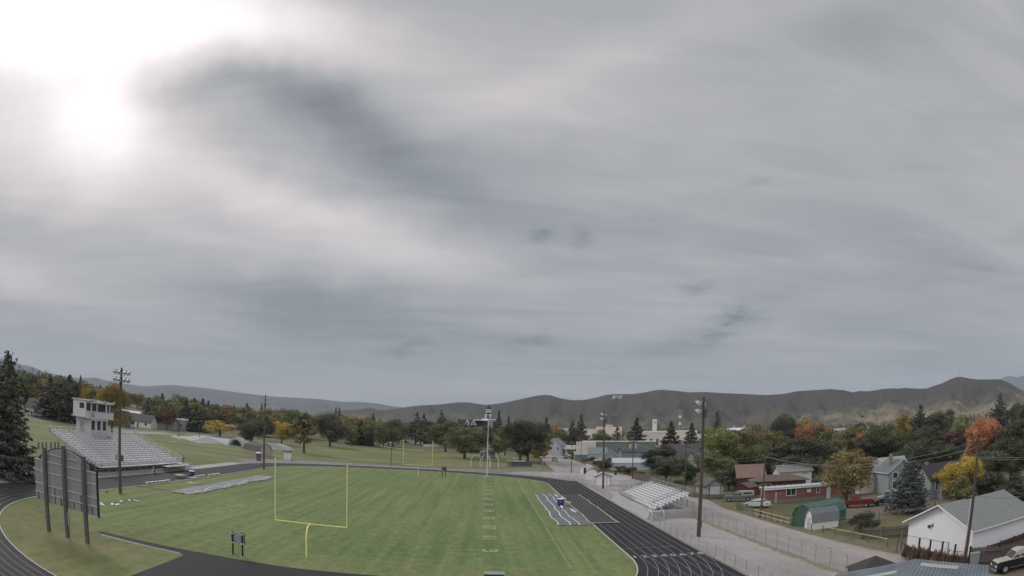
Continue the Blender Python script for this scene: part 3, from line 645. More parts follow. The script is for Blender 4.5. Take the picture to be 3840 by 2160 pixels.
for u, v, w in ((700, 1490, 30), (730, 1493, 34), (762, 1495, 36), (782, 1503, 30)): T('con1', 'conifer', u, v, w, 'one of the dark firs in the close row on the skyline above the skate park', D=560, group='firs in a close row on the left skyline')
T('round0', 'green', 575, 1496, 60, 'green yellow tree behind the cream house roof', D=470); T('round1', 'olive', 800, 1517, 100, 'large olive tree behind the orange maple in the park', D=470)
T('round2', 'orange', 842, 1522, 40, 'small red orange tree above the big orange maple', D=560); T('round0', 'gold', 900, 1526, 60, 'faded yellow tree on the horizon left of the second light pole', D=600)
T('round1', 'yellow', 826, 1578, 108, 'wide orange and yellow maple beside the skate park', vbase=1638); T('fine0', 'dark', 945, 1577, 98, 'dark green round tree behind the arched skate ramp', vbase=1668)
T('round0', 'olive', 925, 1545, 90, 'olive tree between the orange maple and the second light pole', D=420); T('con0', 'conifer', 1000, 1560, 60, 'dark fir right behind the second light pole', D=400)
T('con1', 'conifer', 927, 1513, 30, 'dark fir on the horizon just left of the second light pole', D=620); T('con0', 'conifer', 982, 1517, 34, 'dark fir on the horizon touching the lamps of the second light pole', D=600)
T('fine1', 'yellow', 1058, 1583, 78, 'bright yellow maple in the park right of the second light pole', vbase=1668); T('poplar', 'olive', 1144, 1552, 84, 'tall oval olive green tree standing on the park lawn behind the white shed', vbase=1700)
T('fine0', 'dark', 1240, 1563, 104, 'large dark green tree right of the tall oval one on the park edge', D=330); T('round1', 'green', 1090, 1548, 80, 'green tree behind the yellow maple in the park', D=420)
T('round2', 'gold', 1296, 1560, 40, 'yellow tree peeping out beside the brick building', D=470)
T('round0', 'lime', 1318, 1598, 44, 'light yellow green tree on the far street behind the park', D=362); T('con0', 'dark', 1355, 1580, 60, 'dark green tree next to the light yellow green one on the far street', D=380)
T('fine1', 'green', 1402, 1592, 66, 'rounded green tree with a yellow tip on the far street', D=372); T('round1', 'dark', 1458, 1590, 64, 'dark tree beside the parked cars on the far street', D=392)
T('round0', 'gold', 1380, 1558, 30, 'small golden tree near the dark firs in the middle distance', D=620); T('con1', 'conifer', 1400, 1550, 20, 'narrow fir behind the white gable in the middle distance', D=620); T('round2', 'gold', 1426, 1567, 20, 'little golden tree right of the narrow fir', D=600)
T('con1', 'conifer', 1260, 1527, 16, 'small dark fir above the brick building, left one of a pair', D=800); T('con1', 'conifer', 1273, 1530, 18, 'small dark fir above the brick building, right one of a pair', D=800)
T('con2', 'conifer', 1565, 1545, 44, 'dark fir, left one of the clump over the red roof', D=470); T('con2', 'conifer', 1590, 1552, 46, 'dark fir, right one of the clump over the red roof', D=460); T('con2', 'conifer', 1657, 1538, 42, 'tall dark spruce between the red roof and the courthouse', D=480)
T('round1', 'dark', 1560, 1580, 84, 'dark broad tree under the fir clump behind the beige bungalow', D=440)
T('poplar', 'green', 1578, 1610, 42, 'grey green willow in front of the beige bungalow', D=430); T('fine0', 'green', 1673, 1580, 104, 'large green tree behind the far goalpost, left of the leaning tree', D=352)
T('fine0', 'green', 1744, 1602, 122, 'green tree with a forked leaning trunk on the park lawn', vbase=1720); T('round1', 'dark', 1822, 1600, 90, 'dark tree behind the flagpole', D=400); T('con0', 'conifer', 1872, 1540, 36, 'tall dark spruce right of the clock tower', D=500)
T('con0', 'conifer', 1908, 1562, 34, 'dark spruce standing second right of the clock tower', D=470); T('round0', 'lime', 1896, 1600, 66, 'light green tree left of the massive dark tree', D=330); T('round2', 'olive', 1872, 1640, 52, 'yellowish green tree beside the batting cage', D=300)
T('fine1', 'dark', 1955, 1577, 130, 'massive dark green tree beside the alley, skirts almost on the ground', D=268); T('fine0', 'dark', 1982, 1600, 110, 'second dark tree grown into the massive one by the alley', D=275)
T('con0', 'conifer', 2050, 1566, 42, 'dark spruce over the alley houses left of the bright red tree', D=430); T('round0', 'orange', 2074, 1589, 26, 'bright orange tree above the alley', D=560)
T('round1', 'green', 2030, 1617, 60, 'green tree over the yellow bush at the alley', D=320); T('round3', 'yellow', 2032, 1655, 46, 'yellow topped tree beside the alley', D=285); T('bush', 'dark', 2022, 1695, 50, 'dark hedge bush at the alley corner fence', vbase=1718, cat='bush')
T('round1', 'green', 2098, 1608, 76, 'green tree behind the white alley house', D=380)
T('con2', 'conifer', 2147, 1578, 48, 'dark spruce left of the beige hall, front one of a pair', D=370); T('con0', 'conifer', 2180, 1556, 52, 'tallest dark spruce left of the beige hall', D=400); T('con2', 'blue', 2185, 1612, 36, 'grey spruce before the left wing of the beige hall', D=350)
T('round1', 'green', 2257, 1612, 68, 'green tree before the beige hall', D=400); T('con2', 'dry', 2316, 1600, 52, 'thin half bare larch before the beige hall', D=380); T('con0', 'conifer', 2388, 1568, 72, 'big dark spruce between the beige hall and the chimney building', D=350)
T('con0', 'conifer', 2518, 1582, 66, 'dark spruce right of the chimney building', D=345); T('con0', 'conifer', 2595, 1586, 60, 'dark spruce beside the long grey roof', D=345); T('con0', 'conifer', 2691, 1541, 48, 'tall pointed spruce left of the long white roof', D=480)
T('bush', 'green', 2146, 1685, 28, 'round green bush beside the old parked truck in the alley', vbase=1715, cat='bush'); T('bushf', 'dark', 2262, 1722, 60, 'dark hedge behind the gambrel shed', D=225, cat='bush')
T('bush', 'dry', 2360, 1752, 50, 'grey green shrub before the white metal garage', D=205, cat='bush'); T('bushf', 'olive', 2392, 1765, 46, 'olive shrub by the alley fence', D=196, cat='bush'); T('bush', 'dark', 2330, 1748, 34, 'dark shrub left of the grey green one at the alley', D=212, cat='bush')
T('fine0', 'dark', 2468, 1672, 100, 'dark tree before the blue grey house', D=205); T('fine1', 'dark', 2500, 1712, 130, 'rounded dark green tree behind the small bleachers', D=178); T('fine0', 'dark', 2575, 1735, 90, 'dark green tree right behind the small bleachers, beside the utility pole', D=168)
T('fine1', 'lime', 2690, 1605, 150, 'tall yellow green tree right of the tall light pole', D=178); T('fine0', 'green', 2700, 1700, 120, 'rounded green tree above the peeling shed', D=160); T('fine1', 'olive', 2790, 1612, 120, 'dull olive tree in the middle of the belt, left of the dark one', D=205)
T('round3', 'dark', 2735, 1760, 110, 'dark shade tree between the peeling shed and the red house', D=150)
T('fine0', 'olive', 2880, 1620, 120, 'olive tree over the red house', D=215); T('fine1', 'dark', 2945, 1556, 96, 'dark round-headed tree standing highest in the middle belt', D=300); T('fine0', 'dark', 3000, 1640, 210, 'very large grey green tree behind the trailer home', D=165)
T('fine1', 'green', 2850, 1668, 100, 'dim green tree just over the brown hip roof', D=175)
T('fine1', 'orange', 3060, 1588, 110, 'rust red tree rising behind the very large grey green one', D=260); T('round0', 'gold', 3008, 1570, 70, 'golden tree left of the rust red one on the belt skyline', D=300)
T('fine0', 'olivegold', 3182, 1692, 165, 'broad golden olive tree over the right end of the trailer home', D=116); T('fine1', 'olive', 3215, 1600, 110, 'olive tree left of the dark round tree at the right', D=230); T('fine0', 'orange', 3234, 1622, 44, 'narrow orange tree among green ones at the right', D=215)
T('round0', 'gold', 3390, 1552, 84, 'golden tree left of the tall dark pine at the right', D=300); T('confine2', 'conifer', 3452, 1521, 92, 'tall dark pine rising over the right-hand tree belt', D=215); T('fine0', 'dark', 3290, 1600, 120, 'dark green tree above the light green roof', D=205)
T('fine1', 'dark', 3540, 1540, 110, 'dark leafy tree right of the tall dark pine', D=250); T('fine0', 'plum', 3580, 1610, 130, 'plum brown tree above the dark house roof', D=190); T('fine1', 'lime', 3600, 1590, 90, 'yellow green tree on top of the plum brown one', D=230)
T('confine2', 'blue', 3418, 1690, 108, 'blue grey spruce in the yard behind the dirt lane', vbase=1921); T('confine2', 'conifer', 3752, 1482, 105, 'very tall dark spruce at the right skyline', D=210)
T('fine0', 'orange', 3700, 1568, 130, 'flaming orange red tree before the very tall spruce', D=150); T('fine1', 'orange', 3660, 1640, 80, 'salmon coloured tree lower left of the flaming orange one', D=148)
T('fine1', 'yellow', 3640, 1712, 120, 'yellow tree behind the near utility pole', D=105); T('fine0', 'yellow', 3570, 1735, 110, 'yellow and green tree beside the dark house', D=112); T('round3', 'olive', 3600, 1790, 120, 'bushy olive growth behind the white house roof', D=100)
T('fine0', 'dark', 3800, 1640, 170, 'dark tree filling the right edge behind the white house', D=125); T('confine', 'conifer', 3812, 1770, 130, 'dark conifer at the right edge beside the white house', D=84); T('fine1', 'dark', 3830, 1510, 110, 'dark tree on the skyline at the right edge', D=230)
T('bushf', 'dark', 3248, 1915, 92, 'round dark bush by the wooden fence behind the alley', vbase=1996, cat='bush'); T('fine0', 'dark', 3480, 1640, 110, 'dim dark tree behind the blue grey spruce', D=170)
for k, c, u, v, w, D, l in (('fine1', 'dark', 3720, 1690, 150, 118, 'dark tree under the flaming orange one, left of the right edge'), ('fine0', 'dark', 3795, 1575, 190, 150, 'broad dark tree behind the flaming orange one at the right edge'), ('fine0', 'dark', 3295, 1635, 140, 192, 'dark tree behind the light green roof, left of the blue grey spruce top'), ('fine1', 'green', 3370, 1612, 120, 205, 'green tree between the golden tree and the tall dark pine'),
                          ('fine1', 'dark', 3480, 1605, 140, 188, 'dark tree just right of the tall dark pine'), ('fine0', 'dark', 3545, 1665, 120, 158, 'dull dark tree behind the dark roofed house'), ('fine0', 'dark', 2868, 1712, 120, 176, 'dark tree rising behind the pale grey roof'), ('fine1', 'dark', 2782, 1690, 110, 182, 'dark tree directly behind the steep pinkish roof'), ('fine1', 'olive', 3120, 1650, 90, 190, 'olive tree left of the broad golden olive one'), ('fine0', 'dark', 3020, 1700, 150, 158, 'dark lower tree in front of the very large grey green one'),
                          ('fine0', 'dark', 3420, 1655, 120, 160, 'dark tree behind the top of the blue grey spruce'), ('fine1', 'dark', 3690, 1770, 150, 104, 'dark foliage over the far end of the white house roof'), ('fine0', 'russet', 2840, 1600, 110, 240, 'brownish tree standing left of the dark round-headed one'), ('fine1', 'lime', 2740, 1640, 90, 215, 'yellow green tree right behind the tall yellow green one'), ('bushf', 'dark', 3790, 1895, 110, 80, 'dark conifer like bush at the far corner of the white house')):
    T(k, c, u, v, w, l, D=D)
for i in range(16):
    u = 3400+i*15+random.uniform(-6, 6); T('bushf', 'dry' if i % 3 else 'plum', u, 2062+i*3.2+random.uniform(-6, 8), 30, 'low clump of dry reddish weeds along the foot of the white house wall', vbase=2098+i*3.3, group='dry weeds before the white house', cat='weeds', name='weed_clump')
# the tree belt that fills the town between them
PROF = [(-40, 1372), (0, 1375), (90, 1393), (200, 1405), (300, 1420), (400, 1455), (500, 1472), (600, 1484), (750, 1500), (900, 1522), (1100, 1535), (1250, 1548), (1400, 1568), (1600, 1566), (1800, 1572), (2000, 1580), (2200, 1590), (2400, 1592), (2600, 1596), (2750, 1598), (2900, 1585), (3050, 1588), (3150, 1596), (3300, 1572), (3500, 1552), (3700, 1535), (3880, 1515)]
def prof(u):
    for (a, p), (b, q) in zip(PROF, PROF[1:]):
        if a <= u <= b: return p+(q-p)*(u-a)/(b-a)
    return PROF[-1][1]
REG = [(0, 560, 'wooded hillside beyond the press box'), (560, 1000, 'tree belt above the skate park'), (1000, 1500, 'tree belt on the far side of the park'), (1500, 2100, 'trees around the courthouse'), (2100, 2760, 'trees among the town buildings'), (2760, 3300, 'right-hand tree belt under the hills'), (3300, 3900, 'tree belt at the far right under the hilltop')]
KIND = {'conifer': 'dark conifer', 'dark': 'dark green leafy tree', 'green': 'green leafy tree', 'lime': 'light green tree', 'olive': 'olive coloured tree', 'gold': 'golden yellow tree', 'russet': 'reddish brown tree', 'orange': 'orange tree'}
random.seed(21); cnt = 0
while cnt < 240:
    u = random.uniform(-30, 3870) if cnt % 5 > 1 else (random.uniform(-30, 640) if cnt % 5 else random.uniform(560, 1500))
    left = u < 600; near = random.random()
    D = random.uniform(360, 800) if u < 2700 else random.uniform(200, 560)
    if 2000 < u < 2700 and D < 470: continue
    v = prof(u)+random.uniform(0, 34)*(900/D if D < 900 else 1)*.55
    e = AT(u, v, D); z0 = terrain(e.x, e.y); h = e.z-z0
    if h < 5: h = random.uniform(5, 8)
    if h > 22: h = random.uniform(15, 21)
    c = random.choices(['conifer', 'dark', 'green', 'olive', 'lime', 'gold', 'russet', 'orange'], [30 if left else 13, 18, 26, 15, 13, 10, 5, 1])[0]
    kd = random.choice(['con0', 'con1', 'con2']) if c == 'conifer' else random.choice(['round0', 'round1', 'round2', 'round3'])
    w = h*random.uniform(.95, 1.35) if c != 'conifer' else h*random.uniform(.48, .7)
    reg = [r for r in REG if r[0] <= max(0, u) <= r[1]]; reg = reg[0][2] if reg else REG[-1][2]
    tree(kd, c, (e.x, e.y, z0-.1), h, w, KIND[c]+' in the '+reg, KIND[c]+'s in the '+reg); cnt += 1
# far-off wood that reads as one mass
def far_wood():
    random.seed(5); cl = {}
    for i in range(900):
        u = random.uniform(-30, 3870); D = random.uniform(620, 1500) if u < 2700 else random.uniform(480, 1300)
        e = AT(u, prof(u)+10, D); z0 = terrain(e.x, e.y); h = random.uniform(6, 10.5); w = h*random.uniform(.5, .8)
        c = random.choices(['dark', 'green', 'olive', 'conifer', 'gold'], [5, 4, 3, 3, 1])[0]; mb = cl.setdefault(c, MB())
        for k in range(54):
            t = random.random()*6.28; f = random.random(); rr = w*math.sqrt(random.random())*(math.sin(math.pi*min(1, .12+f*.88))**.7 if c != 'conifer' else (1-f)*.8)
            leafq(mb, Vector((e.x+math.cos(t)*rr, e.y+math.sin(t)*rr, z0+.6+h*f)), .95)
    base = MB(); base.v = []; o = None; mats = []
    for c, mb in cl.items(): mats.append(c)
    me = bpy.data.meshes.new('distant_wood'); vs = []; fs = []; mi = []
    for k, c in enumerate(mats):
        off = len(vs); vs += cl[c].v; fs += [tuple(i+off for i in f) for f in cl[c].f]; mi += [k]*len(cl[c].f)
    me.from_pydata(vs, [], fs)
    for c in mats: me.materials.append(FOL[c])
    me.polygons.foreach_set('material_index', mi); me.update()
    o = bpy.data.objects.new('distant_wood', me); col.objects.link(o)
    tag(o, 'far-off wood and town trees merging into one band under the hills', 'wood'); o['kind'] = 'stuff'
far_wood()

# ------------------------------------------------------------------ football field furniture
def goal(y, sgn, label):
    o = thing('goalpost', label, 'goalpost', (0, y+sgn*1.75, 0), 0, 'field goalposts')
    s = -sgn
    MB().path([(0, 0, -.05), (0, 0, 1.9), (0, s*.12, 2.35), (0, s*.45, 2.78), (0, s*1.0, 2.98), (0, s*1.70, 3.0)], .085, 12).build('gooseneck', yellow, o, True)
    MB().tube((-3.6, s*1.75, 3.05), (3.6, s*1.75, 3.05), .065, n=12).build('crossbar', yellow, o, True)
    for x in (-3.556, 3.556): MB().tube((x, s*1.75, 3.05), (x, s*1.75, 9.2), .056, n=12).build('upright', yellow, o, True)
goal(0, -1, 'near yellow goalpost with curved single support, facing down the field'); goal(109.73, 1, 'far yellow goalpost across the field in front of the dark track')
def play_clock(x, y, w, zb, zt, label, rz=0, back=True):
    o = thing('play_clock', label, 'scoreboard', (x, y, 0), rz, 'small clocks behind the end lines')
    for sx in (-w*.36, w*.36): MB().box(sx-.07, -.02, -.1, sx+.07, .10, zt+.12).build('post', black, o)
    MB().box(-w/2, .105, zb, w/2, .19, zt).build('panel', grey if back else dgrey, o)
    m = MB()
    for z in (zb+.02, zt-.10): m.box(-w*.36-.13, -.04, z, -w*.36+.13, -.024, z+.08); m.box(w*.36-.13, -.04, z, w*.36+.13, -.024, z+.08)
    m.build('bracket', alum, o)
    m = MB().box(w/2+.003, .095, zb-.03, w/2+.045, .20, zt+.03); m.build('frame_edge', black, o)
play_clock(-5.75, -5.3, 1.35, 1.12, 2.12, 'grey backed play clock on two dark posts beside the near goalpost')
play_clock(6.25, 113.3, 1.15, 1.7, 2.7, 'black play clock on two tall posts beyond the far end line', back=False)
# low storage unit at the very bottom edge of the view
o = thing('field_cart', 'pale green topped dark equipment cart at the near edge of the grass', 'cart', (17.2, -6.9, 0)); MB().box(-.8, -.5, .25, .8, .45, .86).build('body', navy, o); MB().box(-.86, -.55, .862, .86, .5, .94).build('lid', M('green_lid', (.26, .33, .29), .6), o)
for x in (-.6, .6):
    for y in (-.35, .3): MB().tube((x-.04, y, .13), (x+.04, y, .13), .13, n=12).build('wheel', rubber, o)
o = thing('field_box', 'low white box on the grass right of the dark cart', 'box', (18.95, -6.7, 0)); MB().box(-.55, -.4, 0, .5, .35, .42).build('body', white, o); MB().box(-.58, -.43, .423, .53, .38, .47).build('lid', white, o)
# flagpole
o = thing('flagpole', 'tall white flagpole standing on a round base at the far end of the field', 'flagpole', (16.9, 122.2, 0)); MB().tube((0, 0, 0), (0, 0, 14.8), .11, .06, 12).build('pole', white, o, True)
MB().lathe([(0, 0), (.8, 0), (.8, .10), (.25, .14), (.22, .4), (0, .4)]).build('base', CONC_L, o); MB().lathe([(0, 14.8), (.12, 14.86), (.12, 14.95), (0, 15.05)]).build('finial', white, o, True)
# scoreboard seen from behind
o = thing('scoreboard', 'big grey scoreboard seen from behind on three tall dark posts', 'scoreboard', (-20.4, -14.0, 0))
sx = [-2.35, .15, 2.6]; tops = [7.75, 8.3, 7.75]
for x, t in zip(sx, tops):
    p = MB().box(x-.17, -.28, -.2, x+.17, .04, t).box(x-.20, -.31, t, x+.20, .07, t+.04); p.build('post', M('post_brown', (.11, .10, .10), .8, .2, 3), o)
pan = M('panel_back', (.27, .255, .255), .7, .14, .9, stretch=(2, 1, .25))
MB().box(-3.95, .12, 2.75, 3.9, .42, 6.62).build('panel', pan, o)
arch = [(-3.0+6.0*i/16, 6.63+1.35*math.sin(math.pi*(.10+.80*i/16))) for i in range(17)]
MB().prism([(-3.05, 6.625)]+arch+[(3.05, 6.625)], .14, .38, 'y').build('arch_panel', pan, o)
archd = [(-3.75+7.5*i/20, 6.64+1.42*math.sin(math.pi*i/20)**.8) for i in range(21)]
MB().prism(archd+[(3.75, 6.55)], .382, .46, 'y').build('arch_sign_face', navy, o)
m = MB()
for z in (3.55, 4.35, 5.55, 6.55): m.box(-3.98, .05, z-.05, 3.93, .117, z+.05)
m.box(-2.7, .07, 7.22, 1.7, .135, 7.30); m.build('rail', M('rail_steel', (.42, .44, .43), .5, .1, 3), o)
m = MB()
for x in (-3.6, -1.35, -.55, 1.1, 2.0, 3.3): m.box(x-.07, .085, 2.8, x+.07, .118, 3.5 if x not in (-1.35, 2.0) else 4.3)
m.build('stiffener', dgrey, o)
MB().box(3.905, .10, 2.6, 3.96, .45, 6.85).build('edge_trim', black, o)
MB().box(.36, -.22, 1.1, .52, -.02, 2.4).box(-.14, -.24, .9, -.03, -.1, 1.6).build('conduit_box', grey, o)
for i, u_ in enumerate((141, 156, 170, 188, 203, 216)):
    e = AT(u_, 1657, 112)
    f = thing('pennant_post', 'blue pennant strip hanging behind the scoreboard, one of a row of six', 'pennant', (e.x, e.y, 0), 0, 'blue pennants behind the scoreboard')
    MB().tube((0, 0, 0), (0, 0, e.z), .025, n=6).build('pole', galv, f); MB().box(.03, -.02, e.z-1.05, .38, .02, e.z-.02).build('pennant', M('faded_blue', (.11, .13, .17), .8), f)
# light poles
def light_pole(x, y, H, label, yaw, rr=.24, lean=(0, 0), box=False, horn=False):
    o = thing('light_pole', label, 'light pole', (x, y, 0), yaw, 'stadium light poles')
    MB().tube((0, 0, -.2), (lean[0], lean[1], H), rr, rr*.6, 12).build('pole', wood, o, True)
    for k, z in enumerate((H-.4, H-1.4)):
        MB().box(-1.2+lean[0], -.08, z-.05, 1.2+lean[0], .06, z+.05).build('crossarm', dgrey, o)
        for j, fx in enumerate((-1.02, -.42, .42, 1.02)):
            c = (fx+lean[0], .34, z-.26); m = MB()
            d = Vector((fx*.35, .8, -.75)).normalized(); u = d.orthogonal().normalized(); w = d.cross(u); n = 14; vs = []
            for rad, q in ((.09, -.28), (.17, -.18), (.27, .02), (.33, .17), (.30, .15), (.0, .03)):
                for i in range(n): t = 2*math.pi*i/n; vs.append(Vector(c)+d*q+(u*math.cos(t)+w*math.sin(t))*rad)
            m.add(vs, [(a*n+i, a*n+(i+1) % n, (a+1)*n+(i+1) % n, (a+1)*n+i) for a in range(5) for i in range(n)]+[tuple(range(n-1, -1, -1))])
            m.tube((fx+lean[0], 0, z), tuple(Vector(c)-d*.3), .035, n=6)
            m.build('floodlight', M('floodlight_shell', (.55, .57, .57), .35, .1, 3), o, True)
    MB().box(lean[0]-.22, -.42, H-2.5, lean[0]+.2, -.16, H-1.5).build('ballast_box', dgrey, o)
    if horn:
        MB().box(-.6, -.35, 4.55, -.16, .1, 5.4).build('speaker', dgrey, o); MB().prism([(.18, 4.75), (.5, 4.55), (.62, 4.55), (.62, 5.5), (.5, 5.5), (.18, 5.25)], -.3, .2, 'y').build('horn_speaker', grey, o)
    if box: MB().box(.28, -.2, 1.1, .5, .12, 2.0).build('switch_box', grey, o)
light_pole(-33.0, 19.4, 17.3, 'left-hand wooden light pole with eight floodlights before the big bleachers', R(-140), .25, horn=True)
light_pole(-34.6, 93.9, 17.4, 'far left wooden light pole with eight floodlights beside the back bend', R(-145))
light_pole(41.9, 89.4, 17.1, 'far right wooden light pole with floodlights beside the white sheds', R(55), lean=(.0, .3))
light_pole(41.7, 16.4, 17.0, 'nearest wooden light pole with floodlights, right of the running track', R(50), .26, box=True)
def lamp_post(x, y, H, label, r=.1):
    o = thing('street_lamp', label, 'street lamp', (x, y, 0)); MB().tube((0, 0, 0), (.2, 0, H), r, r*.7, 8).build('pole', black, o); MB().box(-.1, -.2, H, .7, .2, H+.18).build('lamp_head', dgrey, o)
lamp_post(-11.1, 144.4, 7.4, 'leaning black post behind the back stretch of the track', .09)
g = G(671, 1641); lamp_post(g.x, g.y, 7.6, 'black lamp post at the corner of the skate park', .12)

# ------------------------------------------------------------------ big bleachers with press box
def bleacher(name, label, x0, y0, y1, z0, rise, run, rows, sgn, aisles, gap=None, loc=None):
    o = thing(name, label, 'bleachers', (x0, (y0+y1)/2, 0)); L = (y1-y0)/2; yc = (y0+y1)/2; far = MB()
    for i in range(rows):
        X = sgn*run*i; z = z0+rise*i
        segs = [(-L, L)]
        for a, b in aisles:
            ns = []
            for s, e in segs:
                if a > s and b < e: ns += [(s, a), (b, e)]
                else: ns.append((s, e))
            segs = ns
        if gap and i >= gap[0]:
            ns = []
            for s, e in segs:
                if e <= gap[1] or s >= gap[2]: ns.append((s, e))
                else:
                    if s < gap[1]: ns.append((s, gap[1]))
                    if e > gap[2]: ns.append((gap[2], e))
            segs = ns
        m = MB()
        for s, e in segs: m.box(min(X, X+sgn*.27), s, z+.40, max(X, X+sgn*.27), e, z+.445)
        m.build('seat', alum, o)
        m = MB(); full = [(-L, L)] if not (gap and i >= gap[0]) else [(-L, gap[1]), (gap[2], L)]
        for s, e in full: m.box(min(X-sgn*.42, X-sgn*.02), s, z-.03, max(X-sgn*.42, X-sgn*.02), e, z); 
        for s, e in full: m.box(min(X-sgn*.01, X+sgn*.03), s, z+.03, max(X-sgn*.01, X+sgn*.03), e, z+.27)
        m.build('footboard', alum_d, o)
        m = MB(); k = int(2*L/1.8); nb = i*(k+1)
        for j in range(k+1):
            y = -L+.2+(2*L-.4)*j/k
            if gap and i >= gap[0] and gap[1] < y < gap[2]: continue
            m.box(min(X+sgn*.05, X+sgn*.2), y-.03, z+.005, max(X+sgn*.05, X+sgn*.2), y+.03, z+.395)
        if nb+k+1 <= 100: [q.build('seat_bracket', dgrey, o) for q in m.pieces()]
        else:
            for q in m.pieces(): far.add(q.v, q.f)
    if far.v: far.build('seat_bracket', dgrey, o)['kind'] = 'stuff'
    # raker frames
    m = MB(); k = int(2*L/2.4)
    for j in range(k+1):
        y = -L+2*L*j/k
        for i in range(0, rows, 3): m.tube((sgn*run*i, y, .0), (sgn*run*i, y, max(.3, z0+rise*i-.05)), .04, n=4)
        m.tube((-sgn*.4, y, z0-.12), (sgn*run*(rows-1), y, z0+rise*(rows-1)-.12), .06, n=4)
    m.build('frame', grey, o)
    return o
Z0L, RISE, RUNL, ROWL = 1.55, .278, .735, 15
bl = bleacher('bleachers', 'big aluminium bleachers on the far left side of the track with a press box', -46.2, 33.2, 68.6, Z0L, RISE, RUNL, ROWL, -1, [(-11.5, -10.3), (-.6, .6), (10.3, 11.5)], (12, -4.1, 3.7))
def railing(pts, h, parent, posts=1.8, mat=alum, mesh=True, rails=2):
    m = MB(); mp = MB()
    for a, b in zip(pts, pts[1:]):
        a, b = Vector(a), Vector(b); n = max(1, int((b-a).length/posts))
        for i in range(n+1): p = a+(b-a)*(i/n); mp.box(p.x-.03, p.y-.03, p.z, p.x+.03, p.y+.03, p.z+h)
        for r in range(rails): zz = h*(1-r*.5); m.tube(a+Vector((0, 0, zz)), b+Vector((0, 0, zz)), .032, n=6)
        if mesh: MB().poly([tuple(a), tuple(b), (b.x, b.y, b.z+h), (a.x, a.y, a.z+h)]).build('mesh_panel', chain, parent)
    m.build('handrail', mat, parent); [q.build('railing_post', mat, parent) for q in mp.pieces()]
xt, zt = -(RUNL*(ROWL-1)+.5), Z0L+RISE*(ROWL-1)
L = 17.7
railing([(1.3, -L, Z0L-.1), (1.3, 5.2, Z0L-.1)], 1.05, bl); railing([(1.3, 7.4, Z0L-.1), (1.3, L, Z0L-.1)], 1.05, bl)
railing([(3.0, 7.0, Z0L-.35), (3.0, L+1.5, .4)], 1.0, bl); railing([(xt, -L, zt+.05), (xt, -4.3, zt+.05)], 1.15, bl); railing([(xt, 3.9, zt+.05), (xt, L, zt+.05)], 1.15, bl)
railing([(1.3, -L, Z0L-.1), (xt, -L, zt+.05)], 1.05, bl, rails=2); railing([(1.3, L, Z0L-.1), (xt, L, zt+.05)], 1.05, bl)
MB().box(-.05, -L, Z0L-.16, 1.35, L, Z0L-.10).build('walkway', alum_d, bl)
MB().box(1.36, 6.9, Z0L-.5, 2.9, L, Z0L-.44).build('ramp', alum_d, bl)
MB().box(-.3, -L+.1, .01, -.2, L-.1, Z0L-.3).build('underside_shade', black, bl)  # black sheet put in for the shaded void under the seats
pb = thing('press_box', 'white two storey press box standing on top of the big bleachers', 'press box', (-56.2, 50.5, 0))
wb = M('press_box_siding', (.56, .55, .57), .8, .04, .8, stretch=(1, 1, 6))
MB().box(-3.6, -3.5, 0, 0, 3.8, 8.62).build('wall', wb, pb)
MB().box(-3.3, -5.3, 8.85, -.05, 4.8, 11.75).build('upper_wall', wb, pb)
MB().box(-3.5, -5.6, 8.622, .9, 4.9, 8.848).build('balcony_floor', M('ledge', (.50, .50, .51), .7), pb)
MB().box(-3.6, -5.55, 11.752, .55, 5.15, 11.92).build('roof', M('pb_roof', (.42, .43, .43), .7), pb)
MB().box(.5, -4.0, 11.56, .68, 5.1, 11.75).build('fascia', white, pb)
MB().box(.0, -3.5, 8.32, .16, 3.8, 8.60).build('trim', white, pb)
def window(parent, c, w, h, axis, fr=white, gl=glass, d=.06, t=.09, mull=0):
    # axis 'x+': window in a wall whose outward normal is +x, etc.
    s = 1 if axis[1] == '+' else -1; m = MB(); p = MB()
    def bx(mb, u0, z0, u1, z1, d0, d1):
        if axis[0] == 'x': mb.box(c[0]+min(s*d0, s*d1), c[1]+u0, c[2]+z0, c[0]+max(s*d0, s*d1), c[1]+u1, c[2]+z1)
        else: mb.box(c[0]+u0, c[1]+min(s*d0, s*d1), c[2]+z0, c[0]+u1, c[1]+max(s*d0, s*d1), c[2]+z1)
    bx(m, -w/2-t, -h/2-t, w/2+t, -h/2, .003, d); bx(m, -w/2-t, h/2, w/2+t, h/2+t, .003, d); bx(m, -w/2-t, -h/2, -w/2, h/2, .003, d); bx(m, w/2, -h/2, w/2+t, h/2, .003, d)
    for i in range(mull): u = -w/2+w*(i+1)/(mull+1); bx(m, u-.035, -h/2, u+.035, h/2, .003, d-.01)
    f = m.build('window', fr, parent); bx(p, -w/2, -h/2, w/2, h/2, .004, .02); p.build('pane', gl, f); return f
for y in (-2.35, 0.0, 2.3): window(pb, (0, y, 7.3), 1.55, 1.8, 'x+')
for y, w in ((-4.25, 1.9), (-1.95, 1.9), (1.1, 3.3), (3.9, .9)): window(pb, (-.05, y, 10.65), w, 1.45, 'x+')
window(pb, (-1.0, -5.3, 10.75), 1.3, 1.1, 'y-')
MB().box(.1, 4.0, 8.85, .85, 4.75, 10.0).box(.78, -3.0, 8.85, .86, 4.75, 9.75).build('balcony_wall', wb, pb)
MB().box(-2.6, -3.54, 5.6, -1.7, -3.505, 7.7).build('door', M('pb_door', (.36, .36, .37), .7), pb)
for y in (-4.4, -3.3, 1.2, 4.9): MB().tube((.55, y, 11.95), (1.0, y, 11.88), .16, .22, 10).build('camera_housing', grey, pb)
